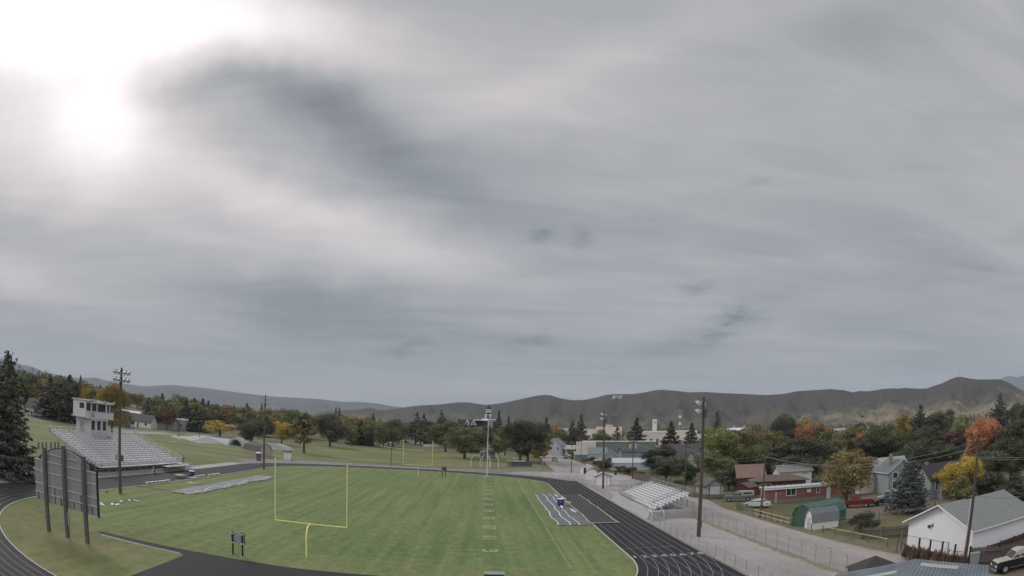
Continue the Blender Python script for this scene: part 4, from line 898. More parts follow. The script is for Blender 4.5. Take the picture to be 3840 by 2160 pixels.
# apron wall and track fence on the left
o = thing('low_wall', 'long low pale concrete wall between the track and the big bleachers', 'wall', (0, 0, 0))
m = MB(); m.box(-45.0, 27, 0, -44.8, 72, .55); m.build('wall', concrete('low_wall_concrete', (.42, .41, .38)), o); MB().box(-45.05, 27, .553, -44.75, 72, .62).build('coping', CONC_L, o)
sheet('bleacher_apron', [(-47.6, 20), (-43.9, 20), (-43.9, 104), (-47.2, 104)], .013, concrete('bleacher_apron_concrete', (.44, .43, .40)))
sheet('bleacher_underside_ground', [(-60, 33), (-47.7, 33), (-47.3, 69), (-60, 69)], .015, M('shaded_earth', (.05, .048, .045), .95))  # ground below the seats, coloured dark for the shade there
def fence(name, label, pts, h, spacing, mat=galv, panel=chain, barb=False, rail=True, group=None, cat='chain link fence', r=.03):
    o = thing(name, label, cat, (pts[0][0], pts[0][1], 0), 0, group); ox, oy = pts[0]; m = MB(); tot = 0
    for a, b in zip(pts, pts[1:]):
        a, b = Vector((*a, 0)), Vector((*b, 0)); n = max(1, round((b-a).length/spacing)); q = Vector((ox, oy, 0)); d = (b-a).normalized(); nn = Vector((d.y, -d.x, 0))
        for i in range(n+(1 if b == Vector((*pts[-1], 0)) else 0)):
            p = a+(b-a)*(i/n)-q; tot += 1
            if tot <= 98:
                pm = MB().tube((p.x, p.y, 0), (p.x, p.y, h), r, n=6)
                if barb: pm.tube((p.x, p.y, h), (p.x-nn.x*.3, p.y-nn.y*.3, h+.3), r*.8, n=5)
                pm.build('post', mat, o)
        A, B = a-q, b-q
        if rail: m.tube((A.x, A.y, h-.03), (B.x, B.y, h-.03), .022, n=5)
        if barb:
            for k in (.1, .2, .3): m.tube((A.x-nn.x*k, A.y-nn.y*k, h+k), (B.x-nn.x*k, B.y-nn.y*k, h+k), .006, n=3)
        if panel: MB().poly([(A.x, A.y, .03), (B.x, B.y, .03), (B.x, B.y, h-.02), (A.x, A.y, h-.02)]).build('mesh_panel', panel, o)
    if m.v: m.build('rail', mat, o)
    return o
fence('chain_link_fence', 'waist high chain link fence along the right straight of the track', [(39.4, -34), (39.4, 33.2)], 1.2, 3.0)
fence('chain_link_fence', 'chain link fence between the small bleachers and the white sheds, on the right bend', [(39.5, 66), (39.6, 92)]+[(CX+(RO+.7)*math.cos(t), YF+(RO+.7)*math.sin(t)) for t in [math.pi*i/24 for i in range(0, 13)]], 1.2, 3.0)
fence('chain_link_fence', 'chain link fence round the left half of the back bend', [(CX+(RO+1.6)*math.cos(t), YF+(RO+1.6)*math.sin(t)) for t in [math.pi*i/24 for i in range(12, 25)]]+[(-45.8, 74)], 1.2, 3.0)
fence('chain_link_fence', 'chain link fence in front of the big bleachers on the left straight', [(-44.7, 20), (-44.7, 72)], 1.3, 3.0)
fence('chain_link_fence', 'chain link fence on the grass behind the scoreboard at the left edge', [(-46.5, 18), (-52, 0), (-58, -22)], 1.3, 3.2)
fence('barbed_wire_fence', 'long chain link fence with angled barbed wire arms between the gravel lot and the alley', [(46.6, -36), (46.6, 36)], 1.75, 3.25, barb=True, rail=False)
fence('chain_link_fence', 'chain link fence behind the small bleachers beside the alley', [(47.9, 37), (47.9, 68), (45, 88)], 1.8, 3.0)
fence('chain_link_gate', 'chain link gate fence across the side street behind the back bend', [(24, 146.5), (31, 147), (44.4, 144.5)], 1.8, 2.6, cat='gate')
fence('chain_link_fence', 'chain link fence dividing the park lawn from the side street', [(33.5, 149), (35.6, 175), (37.2, 204)], 1.8, 3.0)
fence('chain_link_fence', 'low chain link fence round the gravel by the white sheds', [(46.5, 94), (51, 92), (49, 78), (47.9, 70)], 1.5, 3.0)
sheet('track_back_path', [(-52, 119), (-46, 112), (-34, 133), (-20, 144), (2, 147.5), (20, 146), (30, 149), (27, 152), (0, 151), (-22, 149), (-40, 141)], .009, concrete('path_gravel2', (.26, .24, .225)))
# ------------------------------------------------------------------ small bleachers on the concrete terrace, right
o = thing('bleacher_terrace', 'pale concrete terrace with steps under the small bleachers', 'terrace', (39.5, 36.5, 0))
terr = concrete('terrace_concrete', (.36, .355, .335))
MB().prism([(0, 0), (1.0, 1.1), (7.3, 1.1), (7.3, 0)], -1.0, 29.0, 'y').build('terrace_wall', terr, o)
m = MB()
for i in range(6): m.box(.35, -3.35+.38*i, 0, 2.0, -3.35+.38*(i+1)+(.0 if i < 5 else .06), .183*(i+1)-.004)
m.build('steps', M('step_steel', (.33, .34, .33), .7), o)
for x in (.30, 2.05):
    m = MB(); m.tube((x, -3.3, 0), (x, -3.3, 1.0), .035, n=6); m.tube((x, -3.3, 1.0), (x, -1.0, 2.1), .035, n=6); m.tube((x, -1.0, 1.1), (x, -1.0, 2.1), .035, n=6); m.build('stair_rail', white, o)
b2 = bleacher('bleachers', 'small aluminium bleachers of nine rows on the right side of the track', 41.3, 37.0, 63.6, 1.32, .215, .60, 9, 1, [(-9.2, -8.2), (8.6, 9.6)])
xr = .6*8+.5; zr = 1.32+.215*8
railing([(xr, -13.3, zr), (xr, 13.3, zr)], 1.15, b2, 2.2, galv); railing([(0.4, -9.4, 1.4), (xr-.3, -9.4, zr)], 1.0, b2, 1.8, M('blue_rail', (.10, .11, .15), .5, .1, 3), mesh=False)
railing([(-.7, 2, 1.1), (-.7, 13.3, 1.1)], .95, b2, 1.8, galv); railing([(.2, 13.5, 1.3), (xr, 13.5, zr)], 1.0, b2, 2.0, M('rusty_rail', (.16, .10, .09), .7, .1, 3))
for y in (-13.0, -11, -8, -5): MB().tube((xr-.3, y, 1.1), (2.4, y, 2.0), .03, n=4).tube((2.6, y, 1.1), (xr-.4, y, zr-.3), .03, n=4).build('cross_brace', alum, b2)
o = thing('water_tank', 'small white tote with dark windows on a stand behind the small bleachers', 'tote', (48.6, 47.5, 0)); MB().box(-.5, -.5, 1.6, .5, .5, 2.6).build('tote_body', white, o); MB().box(-.53, -.42, 1.85, -.502, -.06, 2.25).box(-.53, .06, 1.85, -.502, .42, 2.25).build('tote_window', black, o)
for x in (-.42, .42):
    for y in (-.42, .42): MB().box(x-.04, y-.04, 0, x+.04, y+.04, 1.6).build('leg', galv, o)

# ------------------------------------------------------------------ tarps, benches and bins on the sidelines
def tarp(name, label, x0, y0, x1, y1, mat, z=.05, seed=0, wob=.18, nx=14, ny=70, h=.05, lines=(), lmat=None, edges=()):
    from mathutils import noise as mn
    def P(u, v):
        x = x0+(x1-x0)*u; y = y0+(y1-y0)*v
        x += wob*mn.noise(Vector((seed+u*.8, v*7, 0))); 
        return (x, y, z+h*(mn.noise(Vector((u*5+seed, v*26, 1)))+.5)+.03*mn.noise(Vector((u*12, v*60+seed, 1))))
    m = MB(); m.add([P(i/nx, j/ny) for j in range(ny+1) for i in range(nx+1)], [(j*(nx+1)+i, j*(nx+1)+i+1, (j+1)*(nx+1)+i+1, (j+1)*(nx+1)+i) for j in range(ny) for i in range(nx)])
    o = m.build(name, mat, smooth=True); tag(o, label, 'tarp')
    for k, (u, w) in enumerate(lines):
        m = MB(); vs = []
        for j in range(ny+1):
            v = j/ny
            for s in (-1, 1): p = P(u, v); vs.append((p[0]+s*w/2, p[1], p[2]+.012))
        m.add(vs, [(2*j, 2*j+1, 2*j+3, 2*j+2) for j in range(ny)]); m.build('stripe', lmat, o)
    return o
tb = M('tarp_blue_grey', (.155, .160, .182), .75, .14, .7, bump=.4); tbk = M('tarp_black', (.042, .046, .045), .6, .35, .8, stretch=(.5, 3, 1), bump=.9); tg = M('tarp_grey', (.235, .235, .245), .75, .12, .5, bump=.5)
ey = M('tarp_edge', (.50, .48, .33), .8, .15, 1.5)
tarp('field_tarp', 'long grey blue tarp with one white line on the left sideline', -30.4, 31, -26.6, 78.2, tg, seed=2, wob=.9, h=.10, lines=((.68, .14),), lmat=white)
tarp('field_tarp', 'blue grey tarp with white lines beside the right sideline', 26.2, 30.0, 30.7, 75.2, tb, seed=5, wob=.35, lines=((.0, .13), (.35, .13), (.62, .11)), lmat=white)
tarp('track_tarp', 'black tarp with yellowish edges spread over the inner lanes of the right straight', 30.9, 31.8, 34.8, 75.0, tbk, seed=9, wob=.35, h=.09, lines=((.0, .16), (1.0, .16)), lmat=ey)
tag(MB().tube((30.9, 31.6, .12), (34.9, 32.1, .12), .06, n=8).build('tarp_roller', ey), 'yellow white pole lying across the lanes at the near end of the black tarp', 'pole')
def bench(x, y, L, rz, label, h=.45, group='aluminium team benches'):
    o = thing('team_bench', label, 'bench', (x, y, 0), rz, group); MB().box(-.14, -L/2, h-.04, .14, L/2, h).build('seat', white, o)
    n = 3 if L > 3 else 2
    for i in range(n):
        q = -L/2+.35+(L-.7)*i/(n-1); MB().box(-.03, q-.03, .03, .03, q+.03, h-.04).box(-.28, q-.04, 0, .28, q+.04, .03).build('leg', alum, o)
bench(-36.0, 35.9, 4.5, R(0), 'white team bench on the left straight, nearest the left light pole'); bench(-35.9, 40.7, 4.5, 0, 'white team bench on the left straight, left of the standing table')
bench(-36.1, 57.2, 5.6, 0, 'white team bench on the left straight, right beside the blue bin'); bench(-35.8, 64.2, 6.4, 0, 'white team bench on the left straight, farthest from the camera')
bench(29.7, 69.0, 3.8, R(2), 'white bench lying on the blue grey tarp behind the blue bin'); bench(28.7, 49.8, 3.0, R(-3), 'white bench on the blue grey tarp just before the blue bin'); bench(29.9, 44.2, 4.2, R(3), 'white bench on the blue grey tarp, nearest the camera'); bench(30.6, 65.0, 3.0, R(10), 'white bench right at the upper corner of the blue bin')
def bin_(x, y, label):
    o = thing('drink_bin', label, 'bin', (x, y, 0), .2, 'blue bins by the benches'); MB().lathe([(0, 0), (.50, 0), (.62, 1.15), (.64, 1.2), (.58, 1.2), (.55, 1.1), (0, 1.1)], n=4).build('bin_body', blue, o)
    MB().lathe([(.0, 1.203), (.63, 1.203), (.66, 1.27), (.5, 1.36), (0, 1.36)], n=4).build('lid', white, o); MB().box(-.36, -.49, .7, .1, -.44, .92).build('label_patch', M('bin_patch', (.25, .3, .38)), o)
bin_(29.0, 54.3, 'blue square bin with a white lid on the blue grey tarp'); bin_(-36.9, 55.2, 'blue square bin with a white lid on the left straight')
def table(x, y, w, l, h, label, mat=tan, base=False):
    o = thing('plywood_table', label, 'table', (x, y, 0)); MB().box(-w/2, -l/2, h-.04, w/2, l/2, h).build('table_top', mat, o)
    if base: MB().tube((0, 0, .05), (0, 0, h-.04), .04, n=8).build('leg', dgrey, o); MB().box(-w*.8, -l*.8, 0, w*.8, l*.8, .06).build('base', concrete('table_base', (.38, .36, .31)), o)
    else:
        for a in (-1, 1):
            for b in (-1, 1): MB().box(a*w*.42-.03, b*l*.42-.03, 0, a*w*.42+.03, b*l*.42+.03, h-.04).build('leg', tan, o)
table(-38.2, 52.4, 1.6, 2.6, .55, 'tan plywood table on the left straight beside the blue bin'); table(-33.1, 47.3, 1.3, 2.0, 1.0, 'tan topped pedestal table on a square slab by the left straight', base=True); table(30.3, 54.6, .95, 1.8, .7, 'small tan table beside the blue bin on the tarp')
for i, (x, y, rz) in enumerate([(-29.3, 7.4, .2), (-28.4, 9.0, .5), (-28.9, 7.0, 1.1), (-27.9, 9.6, .1), (-29.0, 12.6, .3), (-28.9, 14.8, .7), (-28.2, 15.8, 1.3)]):
    o = thing('sideline_pad', 'short white board lying on the grass by the left sideline, one of a loose row', 'board', (x, y, 0), rz, 'white boards on the left sideline'); MB().box(-.16, -.6, .03, .16, .6, .12).build('board', white if i < 4 else offw, o); MB().box(-.1, -.5, 0, .1, -.42, .03).box(-.1, .42, 0, .1, .5, .03).build('foot', alum, o)
o = thing('folded_sign', 'folded white and black sign leaning by the fence before the big bleachers', 'sign', (-43.3, 51, 0), R(20)); MB().prism([(-.35, 0), (0, 1.35), (.06, 1.35), (-.25, 0)], -.4, .4, 'y').build('sign_panel', white, o); MB().prism([(.35, 0), (.09, 1.3), (.12, 1.3), (.45, 0)], -.35, .35, 'y').build('back_panel', black, o)
tag(MB().path([(-34.5, 17.5, .1), (-34.3, 17.2, .12), (-34.2, 17.6, .1)], .09, 6).build('orange_marker', lamp_r), 'tiny red marker lying at the foot of the left light pole', 'marker')
# person standing at the top right corner of the big bleachers' stair
def person(loc, rz, label, top=(.25, .16, .12), legs=(.06, .065, .05), lean=0.0):
    o = thing('person', label, 'person', loc, rz)
    J = [(0, 0, .95), (0, .02, 1.18), (0, .03+lean, 1.42), (0, .05+lean, 1.53), (.10, 0, .92), (.12, .03, .50), (.13, 0, .08), (.13, .14, .04), (-.10, 0, .92), (-.12, .10, .50), (-.13, -.02, .08), (-.13, .12, .04), (.19, .03+lean, 1.40), (.26, .06+lean, 1.12), (.20, .25+lean, .98), (-.19, .03+lean, 1.40), (-.26, .05+lean, 1.12), (-.20, .24+lean, .97)]
    E_ = [(0, 1), (1, 2), (2, 3), (0, 4), (4, 5), (5, 6), (6, 7), (0, 8), (8, 9), (9, 10), (10, 11), (2, 12), (12, 13), (13, 14), (2, 15), (15, 16), (16, 17)]
    rad = [.15, .14, .14, .06, .10, .07, .05, .04, .10, .07, .05, .04, .065, .05, .035, .065, .05, .035]
    me = bpy.data.meshes.new('body'); me.from_pydata(J, E_, []); b = bpy.data.objects.new('body', me); col.objects.link(b); b.parent = o
    mod = b.modifiers.new('skin', 'SKIN'); b.modifiers.new('sub', 'SUBSURF').levels = 1
    for v, r in zip(me.skin_vertices[0].data, rad): v.radius = (r, r)
    me.skin_vertices[0].data[0].use_root = True; me.materials.append(M('clothes_dark', legs))
    hd = MB().lathe([(0, 0), (.06, .01), (.095, .08), (.10, .15), (.07, .22), (0, .245)], (0, .07+lean, 1.53), 12).build('head', M('skin', (.35, .22, .16), .6), o, True)
    MB().lathe([(0, .25), (.085, .235), (.108, .16), (.10, .12)], (0, .06+lean, 1.53), 12).build('cap', M('cap_dark', (.03, .03, .035)), o, True)
    MB().lathe([(.155, 0), (.17, .18), (.20, .42), (.10, .52)], (0, .03+lean*.6, .95), 12).build('jacket', M('jacket', top), o, True)
person((-45.9, 71.0, 1.0), R(200), 'person in a tan jacket and dark cap at the right end of the big bleachers', (.33, .22, .15))
tag(MB().box(-47.2, 69.5, 0, -44.6, 72.5, .98).build('end_landing', alum_d), 'grey landing block at the right end of the big bleachers', 'landing')

# ------------------------------------------------------------------ vehicles
def vehicle(kind, loc, rz, colr, label, group=None, camper=False, hood=None, low=None, name=None, L=None):
    o = thing(name or {'pickup': 'pickup_truck', 'sedan': 'parked_car', 'suv': 'parked_suv', 'van': 'parked_van'}[kind], label, {'pickup': 'pickup truck', 'sedan': 'car', 'suv': 'suv', 'van': 'van'}[kind], loc, rz, group)
    paint = colr; W = .92 if kind != 'sedan' else .88
    if kind == 'sedan':
        bd = [(-2.3, .35), (-2.35, .75), (-2.2, .95), (-1.6, 1.0), (.95, .98), (2.0, .82), (2.32, .62), (2.3, .32)]; cb = [(-1.75, .98), (-1.15, 1.38), (-.3, 1.45), (.35, 1.38), (1.15, .97)]; wx = (-1.4, 1.42); wr = .32
    elif kind == 'suv' or kind == 'van':
        bd = [(-2.25, .42), (-2.3, .9), (-2.22, 1.1), (1.0, 1.08), (2.1, 1.0), (2.3, .78), (2.28, .4)]; cb = [(-2.2, 1.08), (-2.0, 1.66), (-1.2, 1.74), (.2, 1.70), (1.15, 1.07)]; wx = (-1.4, 1.42); wr = .37
    else:
        bd = [(-2.75, .55), (-2.78, 1.12), (-.62, 1.12), (1.25, 1.10), (2.55, 1.06), (2.72, .85), (2.70, .48)]; cb = [(-.62, 1.10), (-.52, 1.72), (.1, 1.80), (.62, 1.74), (1.28, 1.09)]; wx = (-1.75, 1.75); wr = .40
    if kind == 'pickup' and not camper:
        m = MB().prism([(-.66, .5), (-.66, 1.12), (1.25, 1.10), (2.55, 1.06), (2.72, .85), (2.70, .48)], -W, W, 'y'); m.build('body', paint, o)
        MB().box(-2.75, -W, .52, -.665, -W+.09, 1.12).box(-2.75, W-.09, .52, -.665, W, 1.12).box(-2.66, -W+.09, .52, -.665, W-.09, .66).build('truck_bed', low or paint, o); MB().box(-2.78, -W+.0, .55, -2.70, W-.0, 1.11).build('tailgate', low or paint, o)
    else: MB().prism(bd, -W, W, 'y').build('body', paint, o)
    if low and kind == 'pickup': MB().box(-2.6, -W-.012, .52, 2.6, -W-.003, .92).box(-2.6, W+.003, .52, 2.6, W+.012, .92).build('lower_panel', low, o)
    m = MB(); w2 = W*.86; n = len(cb); vs = [(p[0], -(W-.02 if p[1] < 1.15 else w2), p[1]) for p in cb]+[(p[0], (W-.02 if p[1] < 1.15 else w2), p[1]) for p in cb]
    m.add(vs, [tuple(range(n)), tuple(range(2*n-1, n-1, -1))]+[(i, n+i, n+(i+1) % n, (i+1) % n) for i in range(n)]); m.build('cab', hood or paint, o)
    # glass, a few millimetres proud of the cab
    zt = max(p[1] for p in cb); zb = cb[0][1]; a, b = cb[0], cb[-1]; t0 = cb[1]; t1 = cb[-2]
    def lerp(p, q, f): return (p[0]+(q[0]-p[0])*f, p[1]+(q[1]-p[1])*f)
    g1, g2, g3, g4 = lerp(a, t0, .18), lerp(a, t0, .86), lerp(b, t1, .86), lerp(b, t1, .14)
    for s in (-1, 1):
        yb, yt = s*(W-.02-.02+.012), s*(w2+.008); mid = (g1[0]+g4[0])/2
        MB().add([(g1[0]+.12, yb, g1[1]), (mid-.05, yb, g1[1]), (mid-.05, yt, g2[1]), (g2[0]+.14, yt, g2[1])], [(0, 1, 2, 3)]).add([(mid+.05, yb, g4[1]), (g4[0]-.15, yb, g4[1]), (g3[0]-.08, yt, g3[1]), (mid+.05, yt, g3[1])], [(0, 1, 2, 3)]).build('side_window', cglass, o)
    def slope(p, q, off): 
        yb, yt = W-.10, w2-.08; return MB().add([(p[0]+off, -yb, p[1]), (p[0]+off, yb, p[1]), (q[0]+off, yt, q[1]), (q[0]+off, -yt, q[1])], [(0, 1, 2, 3)])
    slope(g4, g3, .012).build('windshield', cglass, o); slope(g1, g2, -.012).build('rear_window', cglass, o)
    for x in wx:
        for s in (-1, 1):
            wl = MB().tube((x, s*(W-.16), wr), (x, s*(W+.03), wr), wr, n=18).build('wheel', rubber, o); MB().tube((x, s*(W+.032), wr), (x, s*(W+.04), wr), wr*.58, n=14).build('rim', grey, wl)
    fx = bd[-2][0]; rx = bd[1][0]
    for s in (-1, 1):
        MB().box(fx-.04, s*(W-.22)-.16, .66, fx+.03, s*(W-.22)+.16, .84).build('headlight', lamp_w, o); MB().box(rx-.035, s*(W-.14)-.1, .72, rx+.02, s*(W-.14)+.1, .98).build('tail_light', lamp_r, o)
    MB().box(fx-.02, -W*.95, .38, fx+.10, W*.95, .56).build('front_bumper', chrome if kind == 'pickup' else paint, o); MB().box(rx-.10, -W*.95, .40, rx+.02, W*.95, .58).build('rear_bumper', chrome if kind == 'pickup' else paint, o)
    MB().box(fx-.02, -W*.5, .62, fx+.035, W*.5, .82).build('grille', dgrey, o)
    if camper:
        m = MB().prism([(-2.76, 1.125), (-2.78, 1.72), (-2.55, 1.86), (-.35, 1.86), (.1, 1.82), (.1, 1.77), (-.5, 1.70), (-.6, 1.125)], -W*.93, W*.93, 'y'); m.build('camper_shell', camper, o)
        for s in (-1, 1): MB().box(-2.35, min(s*W*.93, s*(W*.93+.012)), 1.36, -.85, max(s*W*.93, s*(W*.93+.012)), 1.64).build('camper_window', cglass, o)
    return o
wcar = M('white_car_paint', (.62, .63, .62), .3, .03, 2); gcar = M('grey_car_paint', (.20, .21, .205), .35, .05, 2); rcar = M('red_car_paint', (.20, .025, .03), .35, .08, 2); kcar = M('black_car_paint', (.02, .022, .027), .3, .1, 2); tcar = M('tan_car_paint', (.46, .42, .36), .35, .05, 2); scar = M('silver_car_paint', (.36, .37, .38), .3, .05, 2, metal=.3); grcar = M('green_car_paint', (.10, .15, .13), .35, .08, 2)
def heading(a, b): return math.atan2(b[1]-a[1], b[0]-a[0])
vehicle('pickup', (60.5, 53.6, 0), heading((63.3, 52.3), (58.1, 54.6)), gcar, 'old grey pickup with a pale camper shell parked before the red trailer home', camper=M('camper_cream', (.38, .40, .34), .5, .06, 2), low=M('camper_low', (.13, .15, .16), .4))
vehicle('sedan', (59.6, 42.4, 0), heading((61.2, 40.3), (57.8, 44.3)), wcar, 'white sedan parked on the grass in front of the red trailer home', L=5)
vehicle('pickup', (71.8, 29.2, 0), heading((73.2, 28.2), (70.4, 30.3)), rcar, 'red pickup parked in the dirt yard behind the green shed')
vehicle('suv', (79.6, 30.9, 0), heading((77.6, 30.4), (81.4, 31.2))+math.pi, wcar, 'white suv parked behind the dark car in the dirt yard')
vehicle('sedan', (76.8, 27.6, 0), heading((77.6, 27.4), (75.2, 28.0)), kcar, 'dark car parked in front of the white suv in the dirt yard')
g = G(3342, 1838); vehicle('suv', (g.x, g.y, 0), R(150), wcar, 'white suv farther back, below the blue grey house', None); g = G(3500, 1850); vehicle('sedan', (g.x, g.y, 0), R(20), scar, 'silver car parked by the dark roofed house')
vehicle('pickup', (57.6, -26.6, 0), R(158), kcar, 'black pickup with tan hood and roof at the bottom right corner', hood=tcar)
MB_ = MB().prism([(1.29, 1.103), (2.5, 1.07), (2.62, 1.0), (2.62, 1.02), (2.5, 1.10), (1.29, 1.13)], -.85, .85, 'y'); MB_.build('hood', tcar, [x for x in bpy.data.objects if x.name.startswith('pickup_truck')][-1])
vehicle('pickup', (43.6, 218.0, 0), R(90), scar, 'silver pickup seen from behind driving up the side street')
def vpx(kind, u, v, rz, c, label, **k): g = G(u, v); return vehicle(kind, (g.x, g.y, terrain(g.x, g.y)), rz, c, label, **k)
vpx('pickup', 2136, 1721, R(200), grcar, 'old pale green truck parked by the round bush on the side street', hood=offw); vpx('pickup', 2195, 1722, R(190), wcar, 'white pickup parked by the light blue garage'); vpx('pickup', 2222, 1729, R(185), maroon, 'maroon pickup parked before the white one'); vpx('sedan', 2250, 1731, R(200), wcar, 'white car at the end of the alley car row')
vpx('sedan', 492, 1603, R(15), offw, 'pale sedan parked on the left street before the cream house'); vpx('sedan', 452, 1597, R(12), kcar, 'dark car parked on the left street beside the teal house')
vpx('van', 181, 1561, R(60), kcar, 'dark van with white edge parked on the left hillside street'); vpx('sedan', 133, 1562, R(10), gcar, 'grey car under the white porch on the left street')
vpx('suv', 1490, 1663, R(0), wcar, 'white suv parked on the far street left of the bungalow'); vpx('sedan', 1450, 1662, R(0), scar, 'silver car parked on the far street under the dark tree'); vpx('sedan', 1524, 1664, R(0), maroon, 'dark red car parked on the far street right of the white suv'); vpx('pickup', 1468, 1666, R(5), wcar, 'white pickup parked on the far street among the cars'); vpx('sedan', 1684, 1676, R(5), wcar, 'white car by the end of the long white fence')

# ------------------------------------------------------------------ buildings
def house(name, label, loc, rz, L, W, h, rh, wall, roof, wins=(), doors=(), over=.35, kind='gable', chimney=None, trim=None, cat='house', group=None, th=.14, rname='roof', ribs=0, ribm=None, skirt=None):
    """ridge along local x; L along x, W along y. wins: (side, position, height, w, h)"""
    o = thing(name, label, cat, loc, rz, group); x, y = L/2, W/2
    m = MB()
    if kind == 'gable': m.prism([(-y, -.3), (-y, h), (0, h+rh-.03), (y, h), (y, -.3)], -x, x, 'x')
    elif kind == 'gambrel': m.prism([(-y, -.3), (-y, h), (-y*.68, h+rh*.62), (0, h+rh-.03), (y*.68, h+rh*.62), (y, h), (y, -.3)], -x, x, 'x')
    else: m.box(-x, -y, -.3, x, y, h)
    m.build('wall', wall, o)
    r = MB(); X = x+over
    if kind in ('gable', 'gambrel'):
        sl = rh/y; Y = y+over; zo = h-over*sl
        if kind == 'gable': pr = [(-Y, zo+.02), (0, h+rh), (Y, zo+.02), (Y, zo+th), (0, h+rh+th*1.1), (-Y, zo+th)]
        else: pr = [(-Y+.1, h-.12), (-y*.68-.02, h+rh*.62+.01), (0, h+rh+.01), (y*.68+.02, h+rh*.62+.01), (Y-.1, h-.12), (Y, h-.08), (y*.68+.1, h+rh*.62+th), (0, h+rh+th), (-y*.68-.1, h+rh*.62+th), (-Y, h-.08)]
        r.prism(pr, -X, X, 'x')
    elif kind == 'hip':
        Y = y+over; q = max(0.05, x-y*.95); z0 = h-.05
        r.add([(-X, -Y, z0), (X, -Y, z0), (X, Y, z0), (-X, Y, z0), (-X, -Y, z0+th), (X, -Y, z0+th), (X, Y, z0+th), (-X, Y, z0+th), (-q, 0, h+rh), (q, 0, h+rh)],
              [(0, 3, 2, 1), (0, 1, 5, 4), (1, 2, 6, 5), (2, 3, 7, 6), (3, 0, 4, 7), (4, 5, 9, 8), (6, 7, 8, 9), (5, 6, 9), (7, 4, 8)])
    elif kind == 'flat': r.box(-X, -y-over, h+.002, X, y+over, h+rh)
    rf = r.build(rname, roof, o)
    if trim is not None and kind == 'gable':
        t = MB(); zo = h-over*rh/y; Y = y+over
        for s in (-1, 1): t.prism([(-Y, zo-.06), (0, h+rh-.04), (Y, zo-.06), (Y, zo+th-.01), (0, h+rh+th-.02), (-Y, zo+th-.01)], s*X+(0.004 if s > 0 else -.05), s*X+(.05 if s > 0 else -.004), 'x')
        for s in (-1, 1): t.box(-X, s*(Y+.002)-(.04 if s < 0 else 0), zo-.04, X, s*(Y+.002)+(.04 if s > 0 else 0), zo+th-.02)
        t.build('fascia', trim, o)
    if ribs:
        t = MB()
        for i in range(ribs+1): q = -x+.05+(L-.1)*i/ribs; t.box(q-.04, -y-over+.03, h+rh+.002, q+.04, y+over-.03, h+rh+.06)
        t.build('roof_rib', ribm or white, o)
    if chimney: MB().box(chimney[0]-.3, chimney[1]-.3, h, chimney[0]+.3, chimney[1]+.3, h+rh+chimney[2]).build('chimney', M('chimney_brick', (.25, .19, .15), .9, .2, 6), rf)
    if skirt: MB().box(-x-.015, -y-.015, -.3, x+.015, y+.015, .55).build('skirting', skirt, o)
    for s, p, z, w, hh in wins:
        c = {'y-': (p, -y, z), 'y+': (p, y, z), 'x-': (-x, p, z), 'x+': (x, p, z)}[s]; window(o, c, w, hh, s, mull=1 if w > 1.4 else 0)
    for s, p, w, hh, mt in doors:
        c = {'y-': (p, -y, hh/2), 'y+': (p, y, hh/2), 'x-': (-x, p, hh/2), 'x+': (x, p, hh/2)}[s]; m = MB()
        if s[0] == 'y': m.cb((c[0], c[1]+(-.015 if s == 'y-' else .015), c[2]), (w, .04, hh))
        else: m.cb((c[0]+(-.015 if s == 'x-' else .015), c[1], c[2]), (.04, w, hh))
        d = m.build('door', mt, o)
        if s[0] == 'y': MB().cb((c[0]+w*.38, c[1]+(-.05 if s == 'y-' else .05), min(1.0, hh/2)), (.1, .05, .1)).build('handle', chrome, d)
        else: MB().cb((c[0]+(-.05 if s == 'x-' else .05), c[1]+w*.38, min(1.0, hh/2)), (.05, .1, .1)).build('handle', chrome, d)
    return o
def hp(name, label, u, v, rz, *a, **k): g = G(u, v); return house(name, label, (g.x, g.y, terrain(g.x, g.y)), rz, *a, **k)
# near right: white house, wooden fences, electric box, shed roofs
siding = NT('white_siding', .6)
sw_ = siding.math('FRACT', siding.math('MULTIPLY', siding.z, 5.5)); siding.bump(sw_, .5, .03); siding = siding.done(siding.ramp(sw_, [(0, (.55, .55, .57)), (.10, (.80, .80, .82)), (1, (.84, .84, .86))]))
rw = math.atan2(1.7, 9.6)
H = house('white_house', 'white clapboard house with grey green gable roof beside the alley, lower right', (62.8, -12.3, 0), 0, 9.2, 12.0, 2.75, 1.95, siding, roof_l, over=.55, trim=white, th=.10)
MB().box(-4.64, 1.2, 2.4, -4.603, 1.5, 2.75).box(-4.85, 1.7, 2.3, -4.603, 1.95, 2.6).build('wall_lamp', dgrey, H); MB().box(-4.63, -1.9, 1.12, -4.603, 5.9, 1.17).build('pipe', grey, H); MB().box(-4.65, -2.05, .0, -4.603, -1.91, 1.18).build('downpipe', grey, H)
MB().box(-4.62, -.14, 3.9, -4.603, .14, 4.3).build('vent', offw, H)
